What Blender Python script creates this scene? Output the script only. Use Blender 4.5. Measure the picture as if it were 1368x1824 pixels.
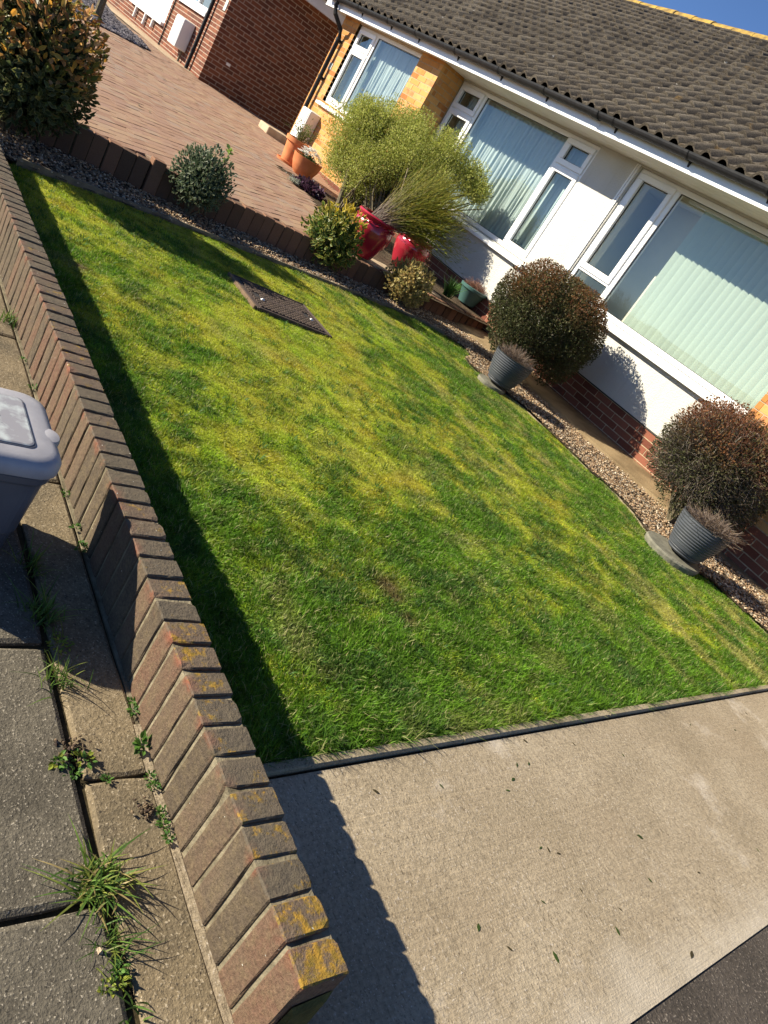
import bpy, math, random
import numpy as np
from mathutils import Matrix, Vector
R = math.radians
for o in list(bpy.data.objects): bpy.data.objects.remove(o, do_unlink=True)
scn = bpy.context.scene
COL = scn.collection
random.seed(5)
rng = np.random.default_rng(11)

# ------------------------------------------------------------------ camera
CAM = np.array([0.303, -0.810, 1.314])
YAW, PITCH, ROLL, FPX = R(42.572), R(22.700), R(34.172), 1295.17
_f = np.array([-math.sin(YAW)*math.cos(PITCH), math.cos(YAW)*math.cos(PITCH), -math.sin(PITCH)])
_r0 = np.array([math.cos(YAW), math.sin(YAW), 0.0]); _u0 = np.cross(_r0, _f)
_r = math.cos(ROLL)*_r0 + math.sin(ROLL)*_u0
_u = -math.sin(ROLL)*_r0 + math.cos(ROLL)*_u0
cd = bpy.data.cameras.new('camera'); cam = bpy.data.objects.new('camera', cd); COL.objects.link(cam)
cd.sensor_fit = 'HORIZONTAL'; cd.sensor_width = 36.0; cd.lens = 36.0*FPX/1368.0
cd.clip_start = 0.05; cd.clip_end = 2000
cam.matrix_world = Matrix(((_r[0], _u[0], -_f[0], CAM[0]), (_r[1], _u[1], -_f[1], CAM[1]), (_r[2], _u[2], -_f[2], CAM[2]), (0, 0, 0, 1)))
scn.camera = cam
# photo pixel -> direction, then onto ground height / facade plane
def ray(x, y): return _f + _r*(x-684)/FPX - _u*(y-912)/FPX
def gz(x, y, z=0.0): d = ray(x, y); return CAM + d*((z-CAM[2])/d[2])
def gy(x, y, Y): d = ray(x, y); return CAM + d*((Y-CAM[1])/d[1])

# ------------------------------------------------------------------ world, sun, exposure
SUNV = np.array([1.15, 1.60, -1.0]); SUNV /= np.linalg.norm(SUNV)
w = bpy.data.worlds.new('World'); scn.world = w; w.use_nodes = True
nt = w.node_tree; bg = nt.nodes['Background']
sky = nt.nodes.new('ShaderNodeTexSky'); sky.sky_type = 'NISHITA'; sky.sun_disc = False
sky.sun_elevation = math.asin(-SUNV[2]); sky.sun_rotation = math.atan2(-SUNV[0], -SUNV[1])
sky.altitude = 0; sky.air_density = 0.5; sky.dust_density = 0.0; sky.ozone_density = 5.0
nt.links.new(sky.outputs[0], bg.inputs[0]); bg.inputs[1].default_value = 0.082
sl = bpy.data.lights.new('sun', 'SUN'); sl.energy = 5.0; sl.angle = R(0.55); sl.color = (1.0, 0.91, 0.73)
sun = bpy.data.objects.new('sun', sl); COL.objects.link(sun)
sun.rotation_euler = Vector(SUNV).to_track_quat('-Z', 'Y').to_euler(); sun.location = (-6, -8, 9)
scn.view_settings.view_transform = 'Standard'; scn.view_settings.look = 'None'
scn.view_settings.exposure = 1.22; scn.view_settings.gamma = 1.0
scn.render.engine = 'CYCLES'
scn.cycles.max_bounces = 8; scn.cycles.transparent_max_bounces = 12

# ------------------------------------------------------------------ materials
def srgb(h):
    h = h.lstrip('#'); v = [int(h[i:i+2], 16)/255 for i in (0, 2, 4)]
    return tuple(c/12.92 if c <= 0.04045 else ((c+0.055)/1.055)**2.4 for c in v) + (1.0,)
def lin(*c): return tuple(c) + (1.0,)
class NT:
    def __init__(s, name):
        s.m = bpy.data.materials.new(name); s.m.use_nodes = True; s.t = s.m.node_tree
        s.b = s.t.nodes['Principled BSDF']; s.o = s.t.nodes['Material Output']
    def n(s, typ, ins=None, **kw):
        nd = s.t.nodes.new(typ)
        for k, v in kw.items(): setattr(nd, k, v)
        for k, v in (ins or {}).items(): s.set(nd.inputs[k], v)
        return nd
    def set(s, sock, v):
        if isinstance(v, bpy.types.NodeSocket): s.t.links.new(v, sock)
        elif isinstance(v, bpy.types.Node): s.t.links.new(v.outputs[0], sock)
        else: sock.default_value = v
    def pos(s, scale=(1, 1, 1), rot=0.0):
        g = s.n('ShaderNodeNewGeometry')
        mp = s.n('ShaderNodeMapping', {0: g.outputs['Position']}); mp.inputs['Scale'].default_value = scale
        mp.inputs['Rotation'].default_value = (0, 0, rot)
        return mp.outputs[0]
    def noise(s, vec, scale, detail=4, rough=0.55):
        return s.n('ShaderNodeTexNoise', {'Vector': vec, 'Scale': scale, 'Detail': detail, 'Roughness': rough}).outputs['Fac']
    def voro(s, vec, scale, out='Color', feature='F1'):
        return s.n('ShaderNodeTexVoronoi', {'Vector': vec, 'Scale': scale}, feature=feature).outputs[out]
    def ramp(s, fac, stops):
        r = s.n('ShaderNodeValToRGB', {0: fac}); e = r.color_ramp.elements
        while len(e) < len(stops): e.new(0.5)
        for el, (p, c) in zip(e, stops): el.position = p; el.color = c if len(c) == 4 else lin(*c)
        return r.outputs[0]
    def mix(s, fac, a, b, bt='MIX'):
        m = s.n('ShaderNodeMix', data_type='RGBA', blend_type=bt)
        s.set(m.inputs[0], fac); s.set(m.inputs[6], a); s.set(m.inputs[7], b); return m.outputs[2]
    def math(s, op, a, b=0.0, clamp=False):
        m = s.n('ShaderNodeMath', operation=op, use_clamp=clamp); s.set(m.inputs[0], a); s.set(m.inputs[1], b); return m.outputs[0]
    def rgbf(s, col):
        return s.n('ShaderNodeSeparateColor', {0: col}).outputs[0]
    def bump(s, h, strength=0.3, dist=0.01, normal=None):
        b = s.n('ShaderNodeBump', {'Height': h, 'Strength': strength, 'Distance': dist})
        if normal is not None: s.set(b.inputs['Normal'], normal)
        return b.outputs[0]
    def done(s, col, rough=0.8, normal=None, spec=0.3, metal=0.0):
        s.set(s.b.inputs['Base Color'], col); s.set(s.b.inputs['Roughness'], rough)
        s.set(s.b.inputs['Specular IOR Level'], spec); s.set(s.b.inputs['Metallic'], metal)
        if normal is not None: s.set(s.b.inputs['Normal'], normal)
        return s.m
def simple(name, c1, c2=None, scale=8.0, rough=0.6, spec=0.4, bump=0.0, bscale=60.0, bdist=0.004, metal=0.0, lo=0.35, hi=0.65):
    k = NT(name); P = k.pos()
    col = k.ramp(k.noise(P, scale, 5), [(lo, c1), (hi, c2)]) if c2 else c1
    nm = k.bump(k.noise(P, bscale, 4), bump, bdist) if bump else None
    return k.done(col, rough, nm, spec, metal)

MAT = {}
def concrete(name, c1, c2, c3, speck=260, brush=None, stain=1.6, light=(0.55, 0.5, 0.42), dark=(0.05, 0.045, 0.04), bump=0.5, pl=0.78, pd=0.2):
    k = NT(name); P = k.pos()
    base = k.ramp(k.noise(P, stain, 6, 0.6), [(0.3, c1), (0.52, c2), (0.72, c3)])
    fine = k.noise(P, speck*0.45, 3, 0.7)
    base = k.mix(0.55, base, k.ramp(fine, [(0.3, (0.35, 0.35, 0.35)), (0.7, (1.25, 1.25, 1.25))]), 'MULTIPLY')
    sp = k.noise(P, speck, 2, 0.5); sp2 = k.noise(k.pos((1, 1, 1), .7), speck*.8, 2, 0.5)
    base = k.mix(k.ramp(sp, [(.60+.2*(pl-.72), (0, 0, 0)), (.72, (.85, .85, .85))]), base, lin(*light))
    base = k.mix(k.ramp(sp2, [(.62, (0, 0, 0)), (.72, (.9, .9, .9))]), base, lin(*dark))
    h = k.math('ADD', k.math('MULTIPLY', fine, 0.8), k.math('MULTIPLY', sp, 0.7))
    if brush:
        PB = k.pos(brush)
        bn = k.noise(PB, 1.0, 4, 0.7)
        h = k.math('ADD', h, k.math('MULTIPLY', bn, 0.5))
        fl_ = k.noise(k.pos((45, 140, 60), .5), 1.0, 3, .6); base = k.mix(k.ramp(fl_, [(.60, (0, 0, 0)), (.70, (.8, .8, .8))]), base, lin(.11, .085, .055)); fl2 = k.noise(k.pos((150, 60, 60), -.4), 1.0, 3, .6); base = k.mix(k.ramp(fl2, [(.62, (0, 0, 0)), (.72, (.7, .7, .7))]), base, lin(.14, .11, .075))
        pt = k.noise(k.pos((1, 1, 1)), 3.1, 5, .65); base = k.mix(k.ramp(pt, [(.58, (0, 0, 0)), (.75, (.6, .6, .6))]), base, lin(.58, .52, .45))
        base = k.mix(k.ramp(k.noise(k.pos((1, .6, 1)), 1.3, 5, .7), [(.25, (.55, .55, .55)), (.5, (0, 0, 0))]), base, lin(.22, .165, .105))
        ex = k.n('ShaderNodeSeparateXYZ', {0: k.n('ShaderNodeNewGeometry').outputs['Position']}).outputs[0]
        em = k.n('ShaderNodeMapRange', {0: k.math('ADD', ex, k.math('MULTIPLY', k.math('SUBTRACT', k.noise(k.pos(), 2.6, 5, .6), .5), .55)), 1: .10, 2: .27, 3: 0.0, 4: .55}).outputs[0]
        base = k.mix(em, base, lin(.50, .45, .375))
        base = k.mix(0.22, base, k.ramp(bn, [(0.32, (0.55, 0.53, 0.5)), (0.55, (1.1, 1.1, 1.1))]), 'MULTIPLY')
    return k.done(base, 0.92, k.bump(h, bump, 0.004), 0.2)
MAT['slab'] = concrete('slab_concrete', lin(.072, .063, .048), lin(.118, .103, .078), lin(.165, .144, .108), speck=230, stain=4.5, light=(.42, .37, .29), dark=(.035, .030, .022), pl=.80, pd=.22, bump=.7)
MAT['strip'] = concrete('strip_concrete', lin(.11, .09, .06), lin(.20, .155, .095), lin(.27, .215, .14), speck=190, stain=3.2, light=(.42, .35, .25), dark=(.045, .037, .028), pl=.75, pd=.22, bump=.7)
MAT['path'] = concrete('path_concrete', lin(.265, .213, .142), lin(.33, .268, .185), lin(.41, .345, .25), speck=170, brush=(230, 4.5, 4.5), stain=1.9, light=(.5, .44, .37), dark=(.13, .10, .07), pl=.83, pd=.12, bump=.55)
MAT['kerb'] = concrete('kerb_concrete', lin(.18, .145, .09), lin(.30, .245, .16), lin(.38, .315, .215), speck=240, stain=6, light=(.45, .4, .32), dark=(.07, .06, .04))
MAT['tarmac'] = concrete('tarmac', lin(.045, .038, .031), lin(.07, .058, .048), lin(.085, .072, .06), speck=150, stain=3, light=(.26, .22, .18), dark=(.015, .013, .011), pl=.72, pd=.3, bump=1.0)
MAT['earth'] = simple('earth', lin(.05, .036, .024), lin(.10, .073, .048), 7, .95, .1, .8, 45, .02)
MAT['far_ground'] = simple('far_ground', lin(.09, .085, .08), lin(.13, .12, .11), .4, .95, .1)
MAT['ledge'] = simple('ledge_mortar', lin(.16, .115, .065), lin(.27, .20, .115), 3.5, .95, .1, .6, 60, .01)
MAT['joint'] = simple('joint_soil', lin(.022, .018, .011), lin(.065, .052, .028), 30, .98, .05, .6, 120, .005)
MAT['mortar_wall'] = simple('wall_mortar', lin(.11, .092, .06), lin(.24, .205, .14), 22, .95, .1, .8, 130, .004)
MAT['mossy'] = simple('mossy_mortar', lin(.045, .045, .017), lin(.10, .09, .032), 20, .95, .1, .8, 110, .006)

def wall_brick():
    k = NT('engineering_brick'); P = k.pos()
    oi = k.n('ShaderNodeObjectInfo').outputs['Random']
    n1 = k.noise(P, 9, 6, .65); n2 = k.noise(P, 125, 4, .75)
    f = k.math('ADD', k.math('MULTIPLY', oi, .55), k.math('MULTIPLY', n1, .6))
    base = k.ramp(f, [(.20, (.070, .053, .037)), (.45, (.098, .073, .050)), (.68, (.118, .078, .052)), (.92, (.130, .068, .045))])
    n3 = k.noise(P, 34, 5, .7); base = k.mix(k.ramp(n3, [(.45, (0, 0, 0)), (.70, (.55, .55, .55))]), base, lin(.165, .125, .070))
    base = k.mix(.7, base, k.ramp(n2, [(.3, (.42, .42, .42)), (.7, (1.5, 1.5, 1.5))]), 'MULTIPLY')
    oc = k.n('ShaderNodeSeparateXYZ', {0: k.n('ShaderNodeTexCoord').outputs['Object']})
    dz = k.math('MULTIPLY', k.math('SUBTRACT', .5, oc.outputs[2]), .233); dy = k.math('MULTIPLY', k.math('ADD', oc.outputs[1], .5), .103)
    at = k.math('SUBTRACT', 1.0, k.math('DIVIDE', k.math('ADD', dz, dy), .034), True)
    wr = k.math('MULTIPLY', at, k.ramp(k.noise(P, 16, 4), [(.48, (0, 0, 0)), (.66, (1, 1, 1))]))
    base = k.mix(k.math('MULTIPLY', wr, .7), base, lin(.25, .075, .042))
    g = k.n('ShaderNodeNewGeometry'); up = k.n('ShaderNodeSeparateXYZ', {0: g.outputs['Normal']}).outputs[2]
    up = k.math('GREATER_THAN', up, .6)
    base = k.mix(k.math('MULTIPLY', up, .45), base, lin(.105, .092, .07))
    # lichen, mostly on the last bricks
    px = k.n('ShaderNodeSeparateXYZ', {0: g.outputs['Position']}).outputs[0]
    near = k.n('ShaderNodeMapRange', {0: px, 1: -1.3, 2: -.1, 3: .0, 4: .125}).outputs[0]
    ln = k.math('ADD', k.noise(P, 26, 6, .7), near)
    ln = k.math('ADD', ln, k.math('MULTIPLY', oi, .12))
    lm = k.math('MULTIPLY', k.ramp(ln, [(.68, (0, 0, 0)), (.78, (.85, .85, .85))]), up)
    base = k.mix(lm, base, k.ramp(k.noise(P, 60, 3), [(.35, (.19, .13, .018)), (.65, (.36, .20, .02))]))
    wsp = k.math('GREATER_THAN', k.noise(P, 95, 1), .79)
    base = k.mix(wsp, base, lin(.5, .48, .42))
    return k.done(base, .85, k.bump(k.math('ADD', n2, k.math('MULTIPLY', n3, .8)), .8, .005), .2)
MAT['wall_brick'] = wall_brick()
def rnd_brick(name, stops, mott=.4):
    k = NT(name); P = k.pos()
    a = k.n('ShaderNodeAttribute', attribute_name='rnd').outputs['Fac']
    n1 = k.noise(P, 14, 4); n2 = k.noise(P, 120, 3, .7)
    f = k.math('ADD', k.math('MULTIPLY', a, .8), k.math('MULTIPLY', n1, .25))
    base = k.mix(mott, k.ramp(f, stops), k.ramp(n2, [(.3, (.6, .6, .6)), (.7, (1.3, 1.3, 1.3))]), 'MULTIPLY')
    return k.done(base, .88, k.bump(n2, .4, .004), .2)
MAT['brick_orange'] = rnd_brick('buff_brick', [(.1, (.30, .115, .035)), (.3, (.47, .215, .06)), (.55, (.53, .27, .085)), (.8, (.56, .32, .12)), (.95, (.40, .14, .06))], .25)
MAT['brick_red'] = rnd_brick('plinth_brick', [(.1, (.125, .040, .025)), (.5, (.19, .066, .040)), (.9, (.24, .09, .055))])
MAT['brick_neigh'] = rnd_brick('neighbour_brick', [(.1, (.10, .034, .021)), (.45, (.16, .055, .031)), (.7, (.21, .078, .042)), (.95, (.085, .034, .024))])
MAT['brick_edge'] = rnd_brick('edging_brick', [(.1, (.10, .058, .036)), (.5, (.135, .075, .046)), (.9, (.19, .10, .06))])
MAT['block'] = rnd_brick('drive_block', [(.05, (.25, .145, .10)), (.3, (.325, .20, .132)), (.5, (.30, .185, .135)), (.7, (.355, .235, .15)), (.95, (.29, .21, .165))], .3)
MAT['mortar_light'] = simple('pale_mortar', lin(.34, .25, .15), lin(.46, .36, .24), 20, .95, .1, .5, 120, .004)
MAT['mortar_grey'] = simple('grey_mortar', lin(.33, .26, .20), lin(.42, .34, .27), 20, .95, .1, .5, 120, .004)
MAT['sand'] = simple('joint_sand', lin(.17, .12, .085), lin(.25, .18, .13), 9, .95, .1, .5, 90, .004)
def render_wall():
    k = NT('spar_render'); P = k.pos()
    n = k.noise(P, 55, 5, .7); st = k.noise(k.pos((.8, .8, .25)), 2.2, 5)
    base = k.ramp(st, [(.3, (.47, .455, .405)), (.65, (.55, .535, .495))]); vs = k.noise(k.pos((9, 9, .5)), 1.0, 5, .7); base = k.mix(k.ramp(vs, [(.55, (0, 0, 0)), (.75, (.35, .35, .35))]), base, lin(.36, .34, .28))
    return k.done(base, .95, k.bump(n, .9, .012), .1)
MAT['render'] = render_wall()
MAT['upvc'] = simple('white_upvc', lin(.76, .76, .75), lin(.80, .80, .79), 3, .28, .5)
MAT['fascia'] = simple('white_fascia', lin(.68, .69, .70), lin(.76, .77, .78), 3, .35, .5)
MAT['soffit'] = simple('soffit_board', lin(.62, .60, .53), lin(.70, .68, .62), 3, .5, .4)
MAT['gasket'] = simple('dark_gasket', lin(.03, .03, .03), None, rough=.6)
MAT['gutter'] = simple('black_plastic', lin(.010, .0105, .012), lin(.020, .020, .022), 18, .55, .2)
MAT['metal_lead'] = simple('dark_line', lin(.03, .028, .026), None, rough=.7)
def roof_mat():
    k = NT('weathered_tile'); P = k.pos()
    a = k.n('ShaderNodeAttribute', attribute_name='rnd').outputs['Fac']
    n1 = k.noise(P, 7, 6, .7); n2 = k.noise(P, 75, 4, .75)
    f = k.math('ADD', k.math('MULTIPLY', a, .4), k.math('MULTIPLY', n1, .6))
    base = k.ramp(f, [(.2, (.078, .065, .052)), (.5, (.125, .105, .083)), (.8, (.175, .15, .118))])
    base = k.mix(.85, base, k.ramp(n2, [(.32, (.3, .3, .3)), (.68, (1.6, 1.6, 1.6))]), 'MULTIPLY')
    l1 = k.ramp(k.noise(P, 3.4, 5, .65), [(.63, (0, 0, 0)), (.72, (1, 1, 1))])
    base = k.mix(k.math('MULTIPLY', l1, .5), base, lin(.24, .15, .055))
    base = k.mix(k.math('GREATER_THAN', k.noise(P, 9, 2), .765), base, lin(.42, .40, .36))
    return k.done(base, .95, k.bump(n2, .9, .02), .12)
MAT['tile'] = roof_mat()
MAT['ridge'] = simple('lichened_ridge', lin(.20, .14, .06), lin(.44, .29, .07), 9, .95, .1, .8, 70, .02)
def glass():
    k = NT('window_glass')
    tr = k.n('ShaderNodeBsdfTransparent', {0: lin(.93, .965, .95)})
    gl = k.n('ShaderNodeBsdfGlossy', {0: lin(1, 1, 1), 'Roughness': 0.0})
    g = k.n('ShaderNodeNewGeometry'); dt = k.n('ShaderNodeVectorMath', {0: g.outputs['Normal'], 1: g.outputs['Incoming']}, operation='DOT_PRODUCT').outputs['Value']
    fr = k.math('ADD', k.math('MULTIPLY', k.math('POWER', k.math('SUBTRACT', 1.0, k.math('ABSOLUTE', dt)), 4.0), .75), .065)
    mx = k.n('ShaderNodeMixShader', {0: fr, 1: tr, 2: gl})
    k.t.links.new(mx.outputs[0], k.o.inputs[0]); return k.m
MAT['glass'] = glass()
def cloth(name, col, tr=.35):
    k = NT(name); d = k.n('ShaderNodeBsdfDiffuse', {0: col}); t = k.n('ShaderNodeBsdfTranslucent', {0: col})
    m = k.n('ShaderNodeMixShader', {0: tr, 1: d, 2: t}); k.t.links.new(m.outputs[0], k.o.inputs[0]); return k.m
MAT['net'] = cloth('net_curtain', lin(.50, .58, .58))
MAT['blind'] = cloth('blind_fabric', lin(.50, .58, .50))
MAT['room'] = simple('room_plaster', lin(.55, .53, .43), lin(.60, .58, .48), 2, .9)
MAT['room_dark'] = simple('room_floor', lin(.07, .06, .05), None, rough=.9)
def leafmat(name, tr=.3, rough=.45, spec=.35):
    k = NT(name); c = k.n('ShaderNodeAttribute', attribute_name='col').outputs['Color']
    k.done(c, rough, None, spec)
    t = k.n('ShaderNodeBsdfTranslucent', {0: c})
    m = k.n('ShaderNodeMixShader', {0: tr, 1: k.b.outputs[0], 2: t}); k.t.links.new(m.outputs[0], k.o.inputs[0]); return k.m
MAT['leaf'] = leafmat('leaf', .40, .55, .25); MAT['grass'] = leafmat('grass_blade', .45, .5, .25); MAT['gloss_leaf'] = leafmat('glossy_leaf', .40, .48, .3)
def colmat(name, rough=.9, bump=0):
    k = NT(name); c = k.n('ShaderNodeAttribute', attribute_name='col').outputs['Color']; P = k.pos()
    n = k.noise(P, 140, 3, .7)
    c = k.mix(.5, c, k.ramp(n, [(.3, (.6, .6, .6)), (.7, (1.35, 1.35, 1.35))]), 'MULTIPLY')
    return k.done(c, rough, k.bump(n, bump, .01) if bump else None, .2)
MAT['lawn'] = colmat('lawn_thatch', .95, .8); MAT['pebble'] = colmat('pebble', .8)
MAT['bark'] = simple('bark', lin(.09, .075, .045), lin(.17, .14, .09), 40, .9, .2, .6, 90, .004)
MAT['twig'] = simple('dry_twig', lin(.15, .105, .075), lin(.26, .20, .15), 30, .9, .2)
MAT['iron'] = simple('cast_iron', lin(.040, .028, .022), lin(.075, .052, .040), 22, .75, .35, .5, 90, .004)
MAT['frame_tan'] = simple('tan_frame_strip', lin(.12, .08, .05), lin(.18, .12, .08), 16, .9, .2, .6, 60, .005)
MAT['pot_grey'] = simple('slate_plastic', lin(.045, .050, .058), lin(.060, .065, .075), 6, .5, .4)
MAT['pot_red'] = simple('red_glaze', lin(.27, .012, .025), lin(.37, .022, .04), 5, .16, .6)
MAT['pot_teal'] = simple('teal_plastic', lin(.045, .10, .095), lin(.065, .14, .13), 5, .4, .4)
MAT['terracotta'] = simple('terracotta', lin(.46, .15, .055), lin(.58, .21, .085), 8, .8, .25, .2, 70, .003)
MAT['caddy'] = simple('grey_plastic', lin(.075, .076, .088), lin(.098, .099, .112), 7, .42, .45, .15, 150, .002)
MAT['caddy_lid'] = simple('faded_lid', lin(.25, .243, .262), lin(.33, .322, .342), 9, .5, .4, .15, 150, .002)
def sticker():
    k = NT('peeling_sticker'); P = k.pos()
    n = k.noise(P, 21, 5, .6); m = k.ramp(n, [(.44, (0, 0, 0)), (.60, (1, 1, 1))])
    base = k.mix(m, lin(.25, .243, .258), lin(.40, .43, .43))
    dk = k.ramp(k.noise(P, 48, 4, .7), [(.64, (0, 0, 0)), (.70, (1, 1, 1))])
    base = k.mix(k.math('MULTIPLY', dk, .6), base, lin(.17, .17, .18))
    return k.done(base, .45, None, .4)
MAT['sticker'] = sticker()
MAT['stone'] = simple('round_stone', lin(.11, .105, .08), lin(.19, .18, .14), 14, .9, .2, .6, 60, .006)
MAT['flag'] = simple('flagstone', lin(.36, .27, .18), lin(.46, .36, .25), 8, .9, .2, .5, 60, .006)
MAT['timber'] = simple('grey_timber', lin(.12, .10, .075), lin(.20, .17, .12), 14, .9, .2, .5, 60, .004)
MAT['meter'] = simple('white_grp', lin(.70, .70, .67), lin(.76, .76, .74), 3, .45, .4)
MAT['slate'] = colmat('slate_chip', .6)
MAT['plate'] = simple('name_plate', lin(.42, .47, .43), lin(.50, .55, .50), 30, .5, .4)

# ------------------------------------------------------------------ object helpers
WPOS = {}
def link(o, parent=None, loc=(0, 0, 0)):
    COL.objects.link(o)
    if parent is not None:
        o.parent = parent; pw = WPOS[parent.name]
    else: pw = np.zeros(3)
    o.location = Vector(np.array(loc, float) - pw); WPOS[o.name] = np.array(loc, float); return o
def tag(o, label=None, cat=None, group=None, kind=None):
    for k, v in (('label', label), ('category', cat), ('group', group), ('kind', kind)):
        if v: o[k] = v
    return o
def empty(name, loc, label=None, cat=None, group=None):
    o = bpy.data.objects.new(name, None); o.empty_display_size = .1; link(o, None, loc); return tag(o, label, cat, group)
class MB:
    def __init__(s): s.v = []; s.f = []; s.mi = []; s.at = []
    def add(s, verts, faces, mi=0, a=0.0):
        b = len(s.v); s.v += [tuple(v) for v in verts]; s.f += [tuple(i+b for i in f) for f in faces]
        s.mi += [mi]*len(faces); s.at += [a]*len(verts); return s
    def box(s, x0, x1, y0, y1, z0, z1, mi=0, a=0.0):
        return s.add([(x0, y0, z0), (x1, y0, z0), (x1, y1, z0), (x0, y1, z0), (x0, y0, z1), (x1, y0, z1), (x1, y1, z1), (x0, y1, z1)],
              [(0, 3, 2, 1), (4, 5, 6, 7), (0, 1, 5, 4), (1, 2, 6, 5), (2, 3, 7, 6), (3, 0, 4, 7)], mi, a)
    def prism(s, poly, z0, z1, mi=0):
        n = len(poly); v = [(x, y, z0) for x, y in poly] + [(x, y, z1) for x, y in poly]
        return s.add(v, [tuple(range(n))[::-1], tuple(range(n, 2*n))] + [(i, (i+1) % n, n+(i+1) % n, n+i) for i in range(n)], mi)
    def tube(s, pts, rad, n=8, mi=0, caps=True, a=0.0):
        P = [np.array(p, float) for p in pts]; rad = rad if hasattr(rad, '__len__') else [rad]*len(P); v = []; f = []
        for i, p in enumerate(P):
            d = P[min(i+1, len(P)-1)]-P[max(i-1, 0)]; d /= np.linalg.norm(d)+1e-12
            h = np.array([0, 0, 1.0]) if abs(d[2]) < .9 else np.array([1.0, 0, 0])
            e1 = np.cross(d, h); e1 /= np.linalg.norm(e1); e2 = np.cross(d, e1)
            for k in range(n):
                t = 2*math.pi*k/n; v.append(p+rad[i]*(math.cos(t)*e1+math.sin(t)*e2))
        for i in range(len(P)-1):
            for k in range(n): f.append((i*n+k, i*n+(k+1) % n, (i+1)*n+(k+1) % n, (i+1)*n+k))
        if caps: f += [tuple(range(n))[::-1], tuple(range((len(P)-1)*n, len(P)*n))]
        return s.add(v, f, mi, a)
    def lathe(s, c, prof, n=40, mi=0, sx=1.0, sy=1.0):
        v = []; f = []
        for (r_, z) in prof:
            for k in range(n):
                t = 2*math.pi*k/n; v.append((c[0]+sx*r_*math.cos(t), c[1]+sy*r_*math.sin(t), c[2]+z))
        m = len(prof)
        for i in range(m-1):
            for k in range(n): f.append((i*n+k, i*n+(k+1) % n, (i+1)*n+(k+1) % n, (i+1)*n+k))
        f.append(tuple(range(n))[::-1]); f.append(tuple(range((m-1)*n, m*n)))
        return s.add(v, f, mi)
    def mesh(s, name, mats, attr=None, smooth=False):
        me = bpy.data.meshes.new(name); me.from_pydata(s.v, [], s.f)
        for m in (mats if isinstance(mats, (list, tuple)) else [mats]): me.materials.append(m)
        if any(s.mi): me.polygons.foreach_set('material_index', s.mi)
        if smooth: me.polygons.foreach_set('use_smooth', [True]*len(s.f))
        if attr:
            at = me.attributes.new(attr, 'FLOAT', 'POINT'); at.data.foreach_set('value', s.at)
        me.update()
        if smooth: me.set_sharp_from_angle(angle=R(38))
        return me
    def obj(s, name, mats, parent=None, attr=None, smooth=False, bevel=0.0, seg=1):
        o = bpy.data.objects.new(name, s.mesh(name, mats, attr, smooth))
        link(o, parent, (0, 0, 0))
        WPOS[o.name] = np.zeros(3)
        if bevel:
            b = o.modifiers.new('bevel', 'BEVEL'); b.width = bevel; b.segments = seg; b.limit_method = 'ANGLE'; b.angle_limit = R(40)
        return o
def npmesh(name, V, F, mat, cols=None, fl=None, smooth=False):
    """V (n,3), F (m,k) all faces of one size; cols (n,3) -> 'col', fl (n,) -> 'rnd'"""
    V = np.ascontiguousarray(V, np.float32); F = np.ascontiguousarray(F, np.int32); m, k = F.shape
    me = bpy.data.meshes.new(name); me.vertices.add(len(V)); me.vertices.foreach_set('co', V.ravel())
    me.loops.add(m*k); me.loops.foreach_set('vertex_index', F.ravel())
    me.polygons.add(m); me.polygons.foreach_set('loop_start', np.arange(m, dtype=np.int32)*k)
    me.materials.append(mat)
    me.polygons.foreach_set('use_smooth', np.full(m, bool(smooth)))
    if cols is not None:
        at = me.color_attributes.new('col', 'FLOAT_COLOR', 'POINT')
        c4 = np.ones((len(V), 4), np.float32); c4[:, :3] = cols; at.data.foreach_set('color', c4.ravel())
    if fl is not None:
        at = me.attributes.new('rnd', 'FLOAT', 'POINT'); at.data.foreach_set('value', np.ascontiguousarray(fl, np.float32))
    me.update(calc_edges=True); me.validate()
    if smooth == 2: me.set_sharp_from_angle(angle=R(42))
    return me
def npobj(name, V, F, mat, parent=None, cols=None, fl=None, smooth=False):
    o = bpy.data.objects.new(name, npmesh(name, V, F, mat, cols, fl, smooth)); link(o, parent, (0, 0, 0)); WPOS[o.name] = np.zeros(3); return o
_tabs = {}
def vnoise(x, y, scale, seed, octv=3):
    out = np.zeros_like(x, float); amp = 1.0; tot = 0
    for k in range(octv):
        t = _tabs.setdefault(seed+k*17, np.random.default_rng(seed+k*17).random((128, 128)))
        X = x/scale*2**k+1000; Y = y/scale*2**k+1000; xi = np.floor(X).astype(int); yi = np.floor(Y).astype(int)
        fx = X-xi; fy = Y-yi; fx = fx*fx*(3-2*fx); fy = fy*fy*(3-2*fy)
        a = t[xi % 128, yi % 128]; b = t[(xi+1) % 128, yi % 128]; c = t[xi % 128, (yi+1) % 128]; d = t[(xi+1) % 128, (yi+1) % 128]
        out += amp*((a*(1-fx)+b*fx)*(1-fy)+(c*(1-fx)+d*fx)*fy); tot += amp; amp *= .55
    return out/tot
def inpoly(x, y, poly):
    ins = np.zeros(len(x), bool); n = len(poly); j = n-1
    for i in range(n):
        xi, yi = poly[i]; xj, yj = poly[j]
        c = ((yi > y) != (yj > y)) & (x < (xj-xi)*(y-yi)/((yj-yi) if yj != yi else 1e-9)+xi)
        ins ^= c; j = i
    return ins
def sstep(a, b, x): t = np.clip((x-a)/(b-a), 0, 1); return t*t*(3-2*t)
def unit(a): return a/(np.linalg.norm(a, axis=-1, keepdims=True)+1e-9)

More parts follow.
